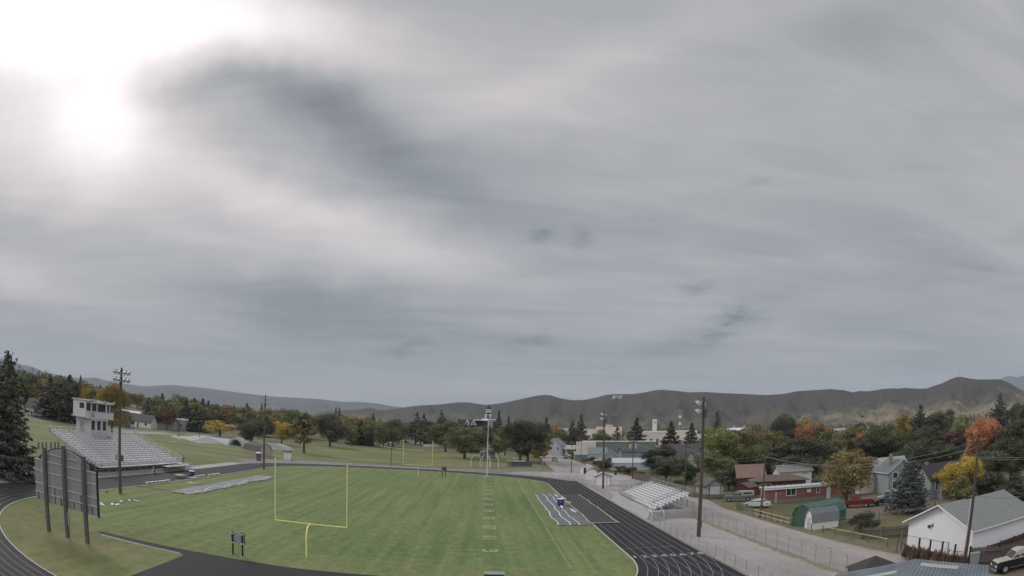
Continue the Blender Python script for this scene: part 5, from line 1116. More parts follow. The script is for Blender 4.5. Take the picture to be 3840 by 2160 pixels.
def board_fence(name, label, pts, h, mat, group=None, gaps=.0, panel=True, rails=None, spacing=2.4, ph=None, railr=.05, pm=None):
    o = thing(name, label, 'wooden fence', (pts[0][0], pts[0][1], 0), 0, group); q = Vector((pts[0][0], pts[0][1], 0)); pb_ = MB(); pl = MB(); rl = MB(); n_p = 0
    for a, b in zip(pts, pts[1:]):
        A, B = Vector((*a, 0))-q, Vector((*b, 0))-q; d = (B-A); L_ = d.length; d.normalize(); rz = math.atan2(d.y, d.x); n = max(1, round(L_/spacing))
        for i in range(n+1):
            p = A+(B-A)*(i/n); MB().cb((p.x, p.y, (ph or h+.1)/2), (.13, .13, ph or h+.1), rz).build('post', pm or mat, o)
        if panel:
            k = int(L_/.16)
            for i in range(k): p = A+d*(L_*(i+.5)/k); hh = h*random.uniform(.96, 1.02); pl.cb((p.x-d.y*.08, p.y+d.x*.08, hh/2), (.145, .025, hh), rz)
        for z in (rails or (h*.25, h*.8)): rl.tube((A.x, A.y, z), (B.x, B.y, z), railr, n=6)
    if pl.v: pl.build('boards', mat, o)
    if rl.v: rl.build('rail', mat if panel else M('rail_wood', (.40, .37, .25), .85, .2, 3), o)
    return o
fw = M('fence_board', (.135, .115, .105), .9, .35, 3, stretch=(8, 8, .5))
board_fence('board_fence', 'tall weathered board fence at the lower right beside the white house', [(55.6, -21.3), (57.6, -24.0), (66, -26.5)], 1.75, fw); board_fence('board_fence', 'reddish board fence along the side wall of the white house', [(59.4, -19.6), (66, -19.2), (74, -18.2)], 1.0, M('red_board', (.095, .055, .058), .9, .2, 3))
board_fence('board_fence', 'grey board fence behind the round bush in the yard', [(57.2, 2.2), (59.0, .2), (61.5, -1.5), (66, -2.5)], 1.35, woodg)
board_fence('rail_fence', 'yellowish two rail fence beside the utility pole and the green shed', [(55.0, 32.0), (55.1, 25.2), (55.2, 18.6)], 1.05, wood, panel=False, rails=(.45, 1.0), railr=.07, pm=woodg)
board_fence('rail_fence', 'broken light rail fence with green posts along the dirt verge', [(55.4, 12.5), (56.0, 7.0), (56.3, 3.2), (56.4, -.5), (56.6, -4.6)], .9, wood, panel=False, rails=(.85,), railr=.06, pm=M('mossy_post', (.15, .18, .13), .9, .2, 3), spacing=3.4)
board_fence('post_and_wire_fence', 'wire fence on slim posts across the brown yard behind the round bush', [(60, 14.5), (70, 13.2), (84, 14)], 1.1, wood, panel=False, rails=(.9, .5), railr=.015, pm=woodg, spacing=3.5)
board_fence('board_fence', 'low board fence before the peeling white shed', [(55.0, 66.5), (56.2, 60.2), (62, 57.5)], .9, woodg, spacing=2.0)
board_fence('board_fence', 'dark board fence beside the hedge on the alley, left of the small bleachers', [(54.5, 118), (56.0, 101), (58, 90)], 1.7, woodg)
o = thing('field_gate', 'green tubular farm gate between the pallets and the utility pole', 'gate', (55.2, 33.0, 0), R(92)); m = MB()
for z in (.25, .5, .75, 1.0, 1.2): m.tube((0, 0, z), (4.2, 0, z), .03, n=6)
m.build('bars', M('green_gate', (.15, .20, .17), .5), o); MB().tube((0, 0, .1), (0, 0, 1.25), .04, n=6).tube((4.2, 0, .1), (4.2, 0, 1.25), .04, n=6).build('gate_frame', M('green_gate', (.15, .20, .17), .5), o)
o = thing('metal_gate', 'dark tubular gate standing before the white house wall', 'gate', (55.7, -17.6, 0), R(-80)); m = MB()
for z in (.35, .75, 1.15): m.tube((0, 0, z), (2.3, 0, z), .035, n=6)
m.tube((1.15, 0, .3), (1.15, 0, 1.2), .03, n=6); m.build('bars', dgrey, o); MB().tube((0, 0, 0), (0, 0, 1.3), .05, n=6).tube((2.3, 0, 0), (2.3, 0, 1.3), .05, n=6).build('gate_frame', dgrey, o)
for i, (u, v) in enumerate(((3443, 2075), (3484, 2082), (3529, 2090), (3576, 2102), (3632, 2112))):
    g = G(u, v); tag(MB().lathe([(.11, 0), (.11, 1.5), (.09, 1.55), (0, 1.56)], n=8).build('bollard', M('black_post', (.03, .03, .035), .7), loc=(g.x, g.y, 0)), 'black round post before the white house wall, one of five in a row', 'post', 'black posts by the white house')
for i, (u, v, h) in enumerate(((3360, 2072, 1.5), (3378, 2060, 1.9), (3300, 2030, 1.2))):
    g = G(u, v); tag(MB().cb((0, 0, h/2), (.16, .16, h)).tube((.1, 0, h*.9), (1.6 if i == 0 else .1001, -1.2 if i == 0 else 0, .0 if i == 0 else h*.8), .06, n=6).build('fence_post', woodg, loc=(g.x, g.y, 0)), ['grey corner post with a slanting brace by the dirt verge', 'taller grey post behind the braced corner post', 'grey post near the round dark bush'][i], 'post')
o = thing('electric_cabinet', 'tall grey green metal cabinet beside the near utility pole', 'cabinet', (54.75, -22.9, 0), R(-30)); cm = M('cabinet_green', (.235, .275, .265), .6, .05, 2)
MB().box(-.42, -.3, 0, .42, .3, 1.6).build('cabinet_body', cm, o); MB().box(-.46, -.34, 1.602, .46, .34, 1.67).build('cap', cm, o); MB().box(-.432, -.24, .15, -.422, .24, 1.5).build('door', cm, o)
for k in range(4): MB_ = MB().box(-.5, -.05, .0+.12*k, .5, .05, .10+.12*k); tag(MB_.build('plank', woodg, loc=(54.5-.25*k, -21.2+.25*k, .02)), 'weathered plank in a small pile beside the grey green cabinet', 'plank', 'plank pile')
# striped metal roof of the near building at the bottom right, and its dark neighbour
def corr(name, base, w=.15):
    n = NT(name, .45); n.b.inputs['Metallic'].default_value = .35
    tc = n.t.nodes.new('ShaderNodeTexCoord'); sp = n.t.nodes.new('ShaderNodeSeparateXYZ'); n.t.links.new(tc.outputs['Object'], sp.inputs[0])
    s = n.math('SINE', n.math('MULTIPLY', sp.outputs[0], 2*math.pi/w)); n.bump(s, 1.0, .04)
    nz = n.noise(.5, 3); v = n.math('ADD', n.math('MULTIPLY', s, .10), nz)
    return n.done(n.ramp(v, [(.3, tuple(x*.72 for x in base)), (.5, base), (.75, tuple(min(1, x*1.25) for x in base))]))
mr_ = corr('corrugated_blue', (.20, .235, .265), .28)
def pp(u, v, z): g = G(u, v, z); return g
e1, e2, e3, e4 = pp(3140, 2155, 3.2), pp(3385, 2098, 4.0), pp(3470, 2100, 4.0), pp(3620, 2160, 3.2)
o = thing('storage_building', 'blue grey corrugated metal roof of the near storage building at the bottom edge', 'building', (44.4, -27.3, 0), R(-43))
MB().prism([(-6.1, 2.62), (0, 3.52), (6.1, 2.62), (6.1, 2.70), (0, 3.62), (-6.1, 2.70)], -12, .15, 'y').build('roof', mr_, o)
MB().prism([(-5.8, 0), (-5.8, 2.63), (0, 3.49), (5.8, 2.63), (5.8, 0)], -11.8, -.05, 'y').build('wall', offw, o)
MB().prism([(-4.6, 2.925), (-.9, 3.475), (-.9, 3.51), (-4.6, 2.96)], -3.6, -2.7, 'y').build('skylight', M('skylight', (.42, .43, .40), .5), o)
MB().prism([(.6, 3.53), (3.6, 3.08), (3.6, 3.115), (.6, 3.565)], -1.9, -1.0, 'y').build('skylight', M('skylight', (.42, .43, .40), .5), o)
MB().box(-6.16, -12, 2.56, -6.105, .2, 2.70).build('gutter', white, o)
o = thing('dark_shed', 'dark hipped shed roof just behind the corrugated roof at the bottom edge', 'shed', (44.9, -20.7, 0), R(-8)); MB().add([(-2.0, -1.7, 2.1), (2.0, -1.7, 2.1), (2.0, 1.6, 2.1), (-2.0, 1.6, 2.1), (0, 0, 3.0)], [(0, 1, 4), (1, 2, 4), (2, 3, 4), (3, 0, 4), (3, 2, 1, 0)]).build('roof', M('dark_roof', (.065, .06, .055), .9), o); MB().box(-1.8, -1.5, 0, 1.8, 1.4, 2.08).build('wall', dgrey, o)
# sheds and trailer along the alley
green_s = M('green_shed', (.06, .115, .09), .6, .08, 1)
house('green_shed', 'dark green gambrel tarp shed behind the small white barn shed', (59.6, 18.5, 0), math.atan2(3.2, 7.2), 7.6, 3.6, 1.6, 1.3, green_s, M('green_roof', (.085, .145, .115), .55, .08, 1), kind='gambrel', over=.1, cat='shed')
house('barn_shed', 'small white arched barn shed with grey shingle roof by the alley', (57.9, 14.5, 0), R(0), 3.9, 2.35, 1.0, 1.55, M('barn_white', (.66, .66, .66), .8, .06, 2), M('barn_shingle', (.18, .19, .20), .9, .2, 4, bump=.3), kind='gambrel', over=.12, cat='shed', doors=(('x-', 0, .9, 1.5, M('barn_door', (.40, .40, .40))),))
peel = M('peeling_white', (.46, .46, .45), .9, .5, 2.2, c2=(.20, .17, .15), detail=8)
H = house('garden_shed', 'old white shed with peeling paint, double doors and green gable roof', (58.6, 65.3, 0), R(90)+.1, 5.2, 3.5, 2.35, 1.15, peel, M('mossy_roof', (.10, .115, .10), .9, .2, 3), over=.35, trim=green_d, cat='shed')
MB().box(-2.66, -1.05, .15, -2.605, -.03, 2.15).box(-2.66, .03, .15, -2.605, 1.05, 2.15).build('door', M('worn_door', (.50, .51, .53), .8, .12, 2), H)
MB().box(-2.68, -1.15, 2.15, -2.605, 1.15, 2.25).box(-2.68, -1.15, .1, -2.605, -1.05, 2.15).box(-2.68, 1.05, .1, -2.605, 1.15, 2.15).build('door_frame', green_d, H)
H = house('mobile_home', 'long red trailer home with a white ribbed flat roof', (71.8, 47.4, 0), R(-7), 17.5, 3.6, 2.5, .16, M('trailer_red', (.245, .115, .10), .7, .08, 1), M('trailer_roof', (.36, .40, .385), .5, .06, 1), kind='flat', over=.3, cat='mobile home', skirt=M('skirting', (.22, .21, .19), .8, .1, 2), ribs=17,
          wins=(('y-', -4.0, 1.75, 1.7, 1.15), ('y-', 1.2, 1.85, .45, 1.15), ('x-', .4, 1.7, .6, 1.0)), doors=(('y-', 3.3, .8, 2.1, offw), ('y-', -6.8, .3, 1.9, M('trailer_post', (.45, .42, .36)))))
MB().box(-1.05, -2.1, 1.45, -.3, -1.803, 2.0).build('air_conditioner', offw, H); MB().box(-6.0, -1.9, 1.45, -5.75, -1.803, 1.7).build('meter_box', tan, H); MB().box(-9.06, -2.14, 2.34, 9.06, -2.102, 2.50).build('fascia', white, H)
H = house('red_house', 'red barn-like house with a steep pinkish metal roof', (70.0, 73.5, 0), R(-8), 5.6, 4.4, 3.2, 2.1, red, brick, over=.5, wins=(('y-', 1.5, 2, 1.0, 1.1),)); house('red_garage', 'red outbuilding with a low brown hip roof behind the trailer home', (73.0, 64.5, 0), R(-15), 10.5, 6, 2.5, 1.1, red, brown, kind='hip', over=.7, wins=(('y-', -3.0, 1.5, 2.2, 1.0),))
house('porch_roof', 'small brown gabled lean-to before the red outbuilding', (64.6, 60.8, 0), R(40), 3.5, 3.0, 1.9, .75, red, brown, over=.3, cat='porch'); house('grey_roofed_house', 'house with pale grey shingle roof and chimney behind the red house', (80.5, 74, 0), R(-6), 7.5, 5, 3.5, 1.2, offw, M('pale_shingle', (.24, .25, .23), .9, .15, 3), over=.4, chimney=(2.9, 0, .8))
hp('white_garage', 'light green roofed white house among the trees at the right', 3292, 1838, R(-10), 10.5, 6, 4.0, 2.0, offw, M('pale_green_roof', (.33, .38, .36), .7, .06, 1), over=.4, chimney=(3.0, 1.0, .7), cat='house', wins=(('y-', 2, 2, 1, 1.2),))
hp('blue_grey_house', 'blue grey gabled house with white trim left of the blue grey spruce', 3350, 1846, R(80), 7, 5.5, 4.1, 1.9, M('blue_grey_siding', (.26, .30, .31), .8, .06, 2), roof_b, over=.4, trim=offw, chimney=(-1, 1.5, .8), wins=(('x-', -1.5, 1.8, .9, 1.3), ('x-', 1.4, 3.4, .9, 1.0), ('x-', 1.4, 1.8, .9, 1.3)))
hp('dark_roofed_house', 'grey house with a dark shingle roof behind the yellow tree at the right', 3535, 1856, R(-8), 9.5, 7, 3.3, 2.1, M('grey_siding', (.28, .30, .32), .8, .06, 2), roof_d, over=.5, trim=None, chimney=(-4, 0, .5), wins=(('y-', -3.2, 2.2, 1, 1.3), ('y-', 0, 1.2, 1.6, 1.4)))
hp('garage', 'grey garage with pale door below the dark roofed house', 3545, 1862, R(-5), 5, 5, 2.6, .3, M('garage_grey', (.33, .34, .35), .8), roof_d, kind='flat', over=.2, cat='garage', doors=(('y-', .6, 1.8, 2.1, dgrey),))
# sheds by the back bend
cr_ = M('cream_shed', (.80, .78, .72), .8, .05, 2)
H = house('shed', 'cream shed with dark corner trim, nearest of the three by the light pole', (43.4, 99.2, 0), R(82), 3.2, 3.3, 2.25, .75, cr_, M('white_shed_roof', (.50, .50, .49), .6), over=.5, trim=maroon, cat='shed')
MB().box(-1.62, -1.68, 0, -1.603, -1.60, 2.25).box(-1.62, 1.60, 0, -1.603, 1.68, 2.25).box(-1.62, -.95, 0, -1.603, -.88, 2.5).build('corner_trim', maroon, H)
house('gambrel_shed', 'white gambrel shed with olive roof, middle of the three sheds', (43.6, 116.2, 0), R(75), 5.2, 3.2, 1.8, 1.3, M('shed_white2', (.68, .70, .70), .8), M('olive_roof', (.17, .16, .11), .9, .1, 2), kind='gambrel', over=.15, cat='shed')
house('shed', 'cream shed with a dark red door, farthest of the three', (45.4, 141.2, 0), R(75), 3.2, 3.0, 2.0, .7, cr_, offw, over=.4, trim=None, cat='shed', doors=(('x-', .2, .75, 1.85, maroon),))
H = house('ticket_shed', 'small white shed with a red roof edge beyond the left back bend', (-41.1, 138.0, 0), R(12), 2.2, 2.4, 2.5, .25, M('ticket_white', (.60, .58, .59), .7), M('red_edge', (.12, .07, .06), .8), kind='flat', over=.3, cat='shed'); MB().box(-.6, -1.22, 2.1, .4, -1.203, 2.2).build('slot', dgrey, H)
house('barn_shed', 'tan gambrel shed with grey roof left of the far left light pole', (-53.5, 146.5, 0), R(-38), 9.5, 5.0, 1.6, 2.2, M('tan_shed', (.38, .33, .28), .8, .05, 1), roof_g, kind='gambrel', over=.15, cat='shed')
o = thing('portable_toilet', 'dark blue grey portable toilet with a white roof beside the far left light pole', 'portable toilet', (-45.0, 121.7, 0), R(10)); MB().box(-.6, -.6, 0, .6, .6, 2.05).build('cabin', M('toilet_grey', (.065, .075, .09), .6), o); MB().lathe([(.88, 2.052), (.9, 2.12), (.55, 2.38), (0, 2.42)], n=4).build('roof', white, o); MB().box(-.4, -.63, .1, .4, -.603, 1.9).build('door', M('toilet_door', (.08, .09, .105), .6), o)
o = thing('storage_container', 'dark grey container with a pale top beside the massive dark tree', 'container', (28.3, 173.5, 0), R(3)); MB().box(-3.4, -1.1, 0, 3.4, 1.1, 1.85).build('container_body', M('container_grey', (.07, .085, .10), .7), o); MB().box(-3.0, -.9, 1.855, 1.0, .9, 1.98).build('lid', offw, o)
for i, (x, y, h, s) in enumerate(((24.2, 172.5, 1.9, .9), (26.0, 176, 2.5, .7))): q = thing('picnic_shelter', ['brown sided kiosk left of the dark container', 'small roofed kiosk behind the dark container'][i], 'kiosk', (x, y, 0)); MB().box(-s/2, -.5, .2, s/2, .5, h).build('body', M('kiosk', (.15, .14, .12), .8), q); MB().box(-s*.7, -.6, h+.003, s*.7, .6, h+.12).build('roof', offw, q)
# batting cage, backstop, far posts
o = thing('batting_cage', 'white framed batting cage with curved posts and dark netting', 'batting cage', (16.5, 156.8, 0)); m = MB()
P1 = [(-4.4, -1.3), (-1.6, -1.4), (1.3, -1.6), (3.9, -1.2), (-1.0, 10.0), (1.6, 9.6), (4.2, 10.2)]
for x, y in P1: MB().path([(x, y, 0), (x, y, 2.6), (x+(.2 if x < 0 else -.25), y, 3.4), (x+(.5 if x < 0 else -.6), y, 4.0)], .06, 7).build('post', white, o)
for a, b in ((P1[0], P1[3]), (P1[4], P1[6]), (P1[3], P1[6]), (P1[0], P1[4])): m.tube((a[0], a[1], 4.0), (b[0], b[1], 4.0), .03, n=5)
m.build('frame', offw, o); MB().poly([(-4.4, -1.3, .05), (3.9, -1.2, .05), (3.4, -1.2, 4.0), (-3.9, -1.3, 4.0)]).poly([(3.9, -1.2, .05), (4.2, 10.2, .05), (3.7, 10.2, 4), (3.4, -1.2, 4)]).build('netting', net, o)
o = thing('playground_shelter', 'round grey climbing dome with a dark roof behind the batting cage', 'climbing dome', (17.5, 236, 0)); MB().lathe([(3.2, 0), (3.1, 1.5), (2.2, 2.9), (0, 3.6)], n=14).build('dome', M('dome', (.13, .15, .18), .6), o, True); MB().box(-8, -2, 1.8, -3.3, 2, 3.2).build('roof', roof_d, o)
for x in (-7.8, -5.6, -3.5): MB().tube((x, -1.9, 0), (x, -1.9, 1.8), .09, n=6).build('post', white, o)
H = thing('white_board_fence', 'long low white board fence on the far street beside the bungalow', 'wooden fence', (-12.6, 345.5, 0), math.atan2(10.7, 10.9)*.95); MB().box(-7.5, -.08, .1, 7.5, .08, 1.5).build('boards', white, H)
for x in (-7.4, -3.6, 0, 3.6, 7.4): MB().box(x-.12, -.2, 0, x+.12, -.085, 1.65).build('post', white, H)
o = thing('outfield_fence', 'curving yellow topped outfield fence on the far park lawn', 'fence', (0, 0, 0)); pts = [G(*p) for p in ((1546, 1671), (1500, 1671), (1450, 1673), (1423, 1676), (1420, 1678), (1433, 1683), (1480, 1690), (1530, 1696), (1589, 1701.5))]
m = MB()
for a, b in zip(pts, pts[1:]): m.tube((a.x, a.y, 1.15), (b.x, b.y, 1.15), .11, n=6)
m.build('top_rail', M('yellow_rail', (.55, .53, .25), .7), o); m = MB()
for a, b in zip(pts, pts[1:]): m.poly([(a.x, a.y, .02), (b.x, b.y, .02), (b.x, b.y, 1.1), (a.x, a.y, 1.1)])
m.build('mesh_panel', chain, o)
o = thing('outfield_fence', 'straight yellow railed fence behind the leaning tree', 'fence', (0, 0, 0)); a, b = G(1784, 1688), G(1852, 1694); MB().tube((a.x, a.y, 1.2), (b.x, b.y, 1.2), .12, n=6).tube((a.x, a.y, 0), (a.x, a.y, 1.2), .08, n=6).tube((b.x, b.y, 0), (b.x, b.y, 1.2), .08, n=6).build('rail', M('yellow_rail', (.55, .53, .25), .7), o)
# skate park
def ramp_(label, name, c, mat, builder): o = thing(name, label, 'skate ramp', c); builder(o); return o
g = G(778, 1658); o = thing('skate_pyramid', 'pale concrete skate pyramid with a raised ridge', 'skate ramp', (g.x, g.y, 0), R(30)); MB().add([(-7, -4, 0), (7, -3, 0), (8, 4, 0), (-7, 4, 0), (-.4, -.5, 2.1), (.6, .5, 2.1)], [(0, 1, 4), (1, 2, 5, 4), (2, 3, 5), (3, 0, 4, 5), (3, 2, 1, 0)]).build('slab', CONC_L, o)
g = G(893, 1674); o = thing('skate_arch', 'arched concrete skate ramp with a dark opening', 'skate ramp', (g.x, g.y, 0), R(-20)); A = [(-4.5+9*i/12, 3.3*math.sin(math.pi*i/12)**.75) for i in range(13)]; B = [(-3.3+6.6*i/12, 2.5*math.sin(math.pi*(i/12))**.75) for i in range(13)]
m = MB(); m.prism(A+B[::-1], -1.5, 1.5, 'y'); m.build('arch', CONC_L, o); MB().prism(B, .9, 1.4, 'y').build('arch_inner', dgrey, o); MB().box(-5.5, -2.2, 0, 8.5, 2.4, .16).build('base', CONC_L, o)
g = G(1010, 1680); o = thing('skate_bowl_wall', 'pale banked skate bowl wall behind the far left light pole', 'skate ramp', (g.x, g.y, 0), R(-25)); MB().prism([(-9, 0), (-8, 1.5), (3, 1.9), (7, 1.2), (9.5, 0)], -.3, 4, 'y').build('bank', CONC_L, o); MB().box(-10, -1, .0, 10.5, -.35, .12).build('kerb', white, o)
g = G(668, 1640); o = thing('kerb_planter', 'white kerbed island with a small post at the corner of the skate park', 'traffic island', (g.x, g.y, 0)); MB().lathe([(3.0, 0), (3.0, .35), (2.6, .35), (2.6, .15), (0, .15)], n=16).build('kerb', white, o); MB().box(-.3, -.3, .15, .3, .3, 1.6).build('post', grey, o)
g = G(1015, 1655); o = thing('picnic_canopy', 'pale blue flat canopy on posts in the park', 'canopy', (g.x, g.y, 0)); MB().box(-3.4, -2, 2.4, 3.4, 2, 2.75).build('canopy_roof', M('canopy_blue', (.30, .38, .42), .6), o)
for x in (-3, 3): MB().tube((x, 0, 0), (x, 0, 2.4), .15, n=6).build('post', brown, o)
g = G(1098, 1668); o = thing('play_structure', 'pale play structure of white posts between the yellow and the oval tree', 'play structure', (g.x, g.y, 0))
for x in (-5, -3.2, -1.2, .8, 2.8, 4.6): MB().tube((x, 0, 0), (x, 0, 4.2 if x in (-3.2, .8) else 3.2), .14, n=6).build('post', offw, o)
MB().box(-5.2, -.6, 2.9, 3, .6, 3.1).box(-3.4, -.6, 1.4, 1, .6, 1.55).build('deck', grey, o)
# left street houses
hp('teal_house', 'teal house with white framed windows behind the left light pole', 438, 1597, R(10), 12, 8, 4.2, 3.0, teal, roof_g, over=.4, wins=(('y-', -4.6, 2.9, 1.4, 1.9), ('y-', -1.7, 2.8, 1.2, 1.8), ('y-', 4.0, 2.7, 1.5, 2.2)))
hp('cream_house', 'cream house with a dark grey roof on the left street', 528, 1601, R(8), 15, 9.5, 3.0, 3.2, cream, roof_g, over=.5, wins=(('y-', -3.2, 1.7, 3.0, 1.9), ('y-', 4.6, 1.8, 1.2, 1.3), ('x-', 0, 1.9, .8, 1.6)), doors=(('y-', .1, 1.0, 2.1, dgrey),), chimney=(1.5, 0, .5))
hp('white_roofed_house', 'white roofed house behind the cream house', 490, 1580, R(12), 13, 9, 3.2, 2.4, offw, white, over=.4)
hp('beige_house', 'beige house with pale grey roof left of the grey garage', 612, 1607, R(5), 14, 8, 3.2, 2.7, M('beige_siding', (.34, .34, .28), .8, .06, 1), M('light_grey_roof', (.17, .18, .17), .9, .1, 2), over=.6, wins=(('y-', -4, 1.8, 1.2, 1.2),), chimney=(3, 0, .6)); hp('grey_garage', 'tall grey garage with a white rounded roof beside the left street', 681, 1614, R(5), 6, 7, 5.4, .5, M('garage_wall', (.27, .275, .26), .8), white, kind='flat', over=.1, cat='garage', wins=(('y-', .8, 2.6, 1.4, 1.3),))
hp('pale_house', 'pale house with a small white porch gable on the left hillside street', 140, 1562, R(5), 9, 8, 3.5, 3.6, M('pale_siding', (.38, .39, .38), .8), roof_g, over=.4, wins=(('y-', -2.4, 1.9, .8, 1.5), ('y-', .6, 1.9, .8, 1.5)), doors=(('y-', -.9, .9, 2.0, dgrey),)); hp('blue_white_house', 'pale blue house with a white edged gable between the dark trees on the left', 128, 1528, R(70), 8, 7, 4.6, 4.2, M('pale_blue', (.27, .31, .32), .8), roof_b, over=.3, trim=white)
a = AT(78, 1466, 430); house('hillside_house', 'house on the left hillside showing only a pale green gable roof', (a.x, a.y, a.z-6.5), R(30), 9, 7, 3.5, 3.0, offw, M('mint_roof', (.33, .38, .34), .7), over=.3)
# far street houses in the centre
hp('bungalow', 'long beige bungalow with grey roof on the far street', 1539, 1664, R(4), 16, 9, 3.2, 2.4, cream, roof_g, over=.5, wins=(('y-', -3, 1.8, 1.2, 1.1), ('y-', 4, 1.8, 1.6, 1.3))); hp('bungalow', 'grey roofed house behind the long white board fence', 1622, 1667, R(2), 15, 10, 3.4, 2.2, M('house_greige', (.33, .32, .28), .8), roof_g, over=.5, wins=(('y-', -3.5, 1.9, 1.4, 1), ('y-', 1.5, 1.9, 2.6, .9)))
hp('red_roofed_house', 'house with a salmon red steep roof behind the bungalow', 1548, 1652, R(0), 9, 8, 4.2, 5.4, offw, M('salmon_roof', (.36, .17, .135), .85, .06, 1), over=.3, chimney=(3, 0, .8)); hp('gabled_house', 'house with white edged gable left of the salmon red roof', 1519, 1652, R(60), 9, 8, 5.0, 4.8, M('gable_wall', (.3, .31, .3), .8), roof_d, over=.4, trim=white)
hp('a_frame_house', 'dark steep roofed house with yellow trim right of the salmon red roof', 1616, 1654, R(55), 11, 9, 3.6, 5.8, M('a_wall', (.2, .15, .13), .8), roof_g, over=.5, trim=tan); hp('white_gable_house', 'distant house with a small white triangular gable', 1417, 1640, R(70), 10, 7, 8.2, 3.6, white, roof_d, over=.3, trim=None)
e = AT(1290, 1560, 640); house('brick_building', 'distant reddish brick building in two blocks above the trees', (e.x, e.y, 0), R(-5), 24, 14, 10.5, .5, M('brick_wall', (.17, .10, .085), .9, .1, .5), M('flat_grey', (.2, .2, .21), .9), kind='flat', over=.1, cat='building', wins=tuple(('y-', -9+3*i, 8, 1.2, 1.8) for i in range(7))); e = AT(1262, 1556, 690); house('brick_building', 'lower left brick block with a white roof line in the distance', (e.x, e.y, 0), R(-5), 20, 12, 12.5, .5, M('brick_wall', (.17, .10, .085), .9, .1, .5), white, kind='flat', over=.1, cat='building')
# courthouse with clock tower
e = AT(1765, 1600, 520); H = house('courthouse', 'courthouse with dark roof, white eaves, dormers and a clock tower behind the flagpole', (e.x, e.y, 0), R(-8), 17, 12, 12.8, 4.6, M('courthouse_wall', (.36, .35, .32), .8), roof_d, over=.9, trim=white, cat='courthouse')
for k, x in enumerate((-1.5, 3.2)):
    MB().prism([(-1.6-.4*k+x, 13.6), (x, 17.4+.3*k), (1.6+.4*k+x, 13.6)], -8.6, -3, 'y').build('dormer', M('dormer_white', (.48, .48, .48), .8), H); MB().box(x-.5, -8.66, 13.9, x+.5, -8.61, 15.6).build('dormer_window', glass, H)
MB().box(3, -7.2, 17.1, 13, 0, 17.7).build('parapet', white, H)
T0 = AT(1831.5, 1572, 520); rel = Vector((T0.x-e.x, T0.y-e.y, 0)); rot = Matrix.Rotation(R(8), 3, 'Z') @ rel; zt = T0.z; tx, ty = rot.x, rot.y
def tl(prof, name, mat, n=4, off=45): 
    m = MB(); vs = []
    for r, z in prof:
        for i in range(n): t = 2*math.pi*i/n+R(off); vs.append((tx+r*math.cos(t), ty+r*math.sin(t), zt+z))
    m.add(vs, [(j*n+i, j*n+(i+1) % n, (j+1)*n+(i+1) % n, (j+1)*n+i) for j in range(len(prof)-1) for i in range(n)]+[tuple(range(n-1, -1, -1)), tuple(range((len(prof)-1)*n, len(prof)*n))]); return m.build(name, mat, H)
O = 0
tl([(3.4, -zt+1), (3.4, -1.4)], 'tower_shaft', M('tower_wall', (.34, .33, .31), .8), 4, O); tl([(3.5, -1.39), (4.9, -.5), (4.9, .3), (4.2, .32)], 'tower_cornice', white, 4, O)
tl([(4.3, .33), (3.2, 1.6), (2.6, 3.4), (2.1, 4.9)], 'mansard', M('slate_navy', (.035, .04, .055), .6), 4, O); tl([(2.3, 4.91), (2.3, 5.2), (2.0, 5.2), (2.0, 6.7), (2.3, 6.75), (2.3, 7.1)], 'lantern', white, 4, O); tl([(2.2, 7.11), (.85, 9.3), (.06, 10.7)], 'spire', roof_d, 4, O)
for s in (-1, 1):
    d = Vector((s*.7071, -.7071, 0)); cpos = Vector((tx, ty, zt+2.35))+d*2.35; u = Vector((0, 0, 1)).cross(d); m = MB()
    def disc(mb, r, off, sq=1.0, n=20):
        vs = [cpos+d*off+u*(math.cos(2*math.pi*i/n)*r)+Vector((0, 0, 1))*(math.sin(2*math.pi*i/n)*r*sq) for i in range(n)]; mb.add(vs+[cpos-d*.8+(v-cpos-d*off) for v in vs], [tuple(range(n))]+[(i, n+i, n+(i+1) % n, (i+1) % n) for i in range(n)])
    disc(m, 1.25, .25, 1.15); a_ = cpos+d*.2; m.add([a_-u*1.35-Vector((0, 0, 1.7)), a_+u*1.35-Vector((0, 0, 1.7)), a_+u*.9-Vector((0, 0, .6)), a_-u*.9-Vector((0, 0, .6))], [(0, 1, 2, 3)]); q = m.build('clock_surround', white, H)
    m = MB(); disc(m, .72, .31); m.build('clock_face', dgrey, q)
    for k in (-.9, 0, .9): p = Vector((tx, ty, zt+5.95))+d*1.43+u*k; MB().cb(tuple(p), (.5, .12, 1.0), math.atan2(u.y, u.x)).build('lantern_opening', dgrey, H)
# alley and town
hp('white_house', 'white two storey house with a pale blue roof at the end of the side street', 2083, 1706, R(70), 11, 8, 5.0, 3.0, M('bluewhite', (.46, .48, .51), .7), M('pale_blue_roof', (.24, .26, .27), .8), over=.4, trim=offw, wins=(('x-', 1.2, 3.4, 1.8, 1.4), ('x-', -2.6, 3.2, .8, 1.5)))
hp('green_house', 'grey green gabled house right of the white two storey one', 2122, 1700, R(65), 8, 7, 3.6, 2.6, M('sage_wall', (.24, .27, .25), .8), M('sage_roof', (.20, .23, .21), .9), over=.4, trim=M('sage_trim', (.3, .32, .29)))
hp('dark_trailer', 'dark box trailer parked at the end of the side street', 2077, 1706, R(0), 6.5, 3, 3.6, .2, M('trailer_dark', (.04, .042, .055), .6), grey, kind='flat', over=.05, cat='trailer'); hp('carport', 'low carport with two white garage lights right of the dark trailer', 2108, 1706, R(-5), 7, 5, 2.6, .3, dgrey, M('carport_roof', (.13, .14, .15), .7), kind='flat', over=.3, cat='carport', doors=(('y-', -1.8, 2.2, .5, white), ('y-', 1.8, 2.2, .5, white)))
hp('pale_garage', 'pale garage with a white roof edge behind the old green truck', 2143, 1706, R(12), 9, 7, 3.0, 1.7, offw, M('bright_roof', (.52, .53, .49), .7), over=.6)
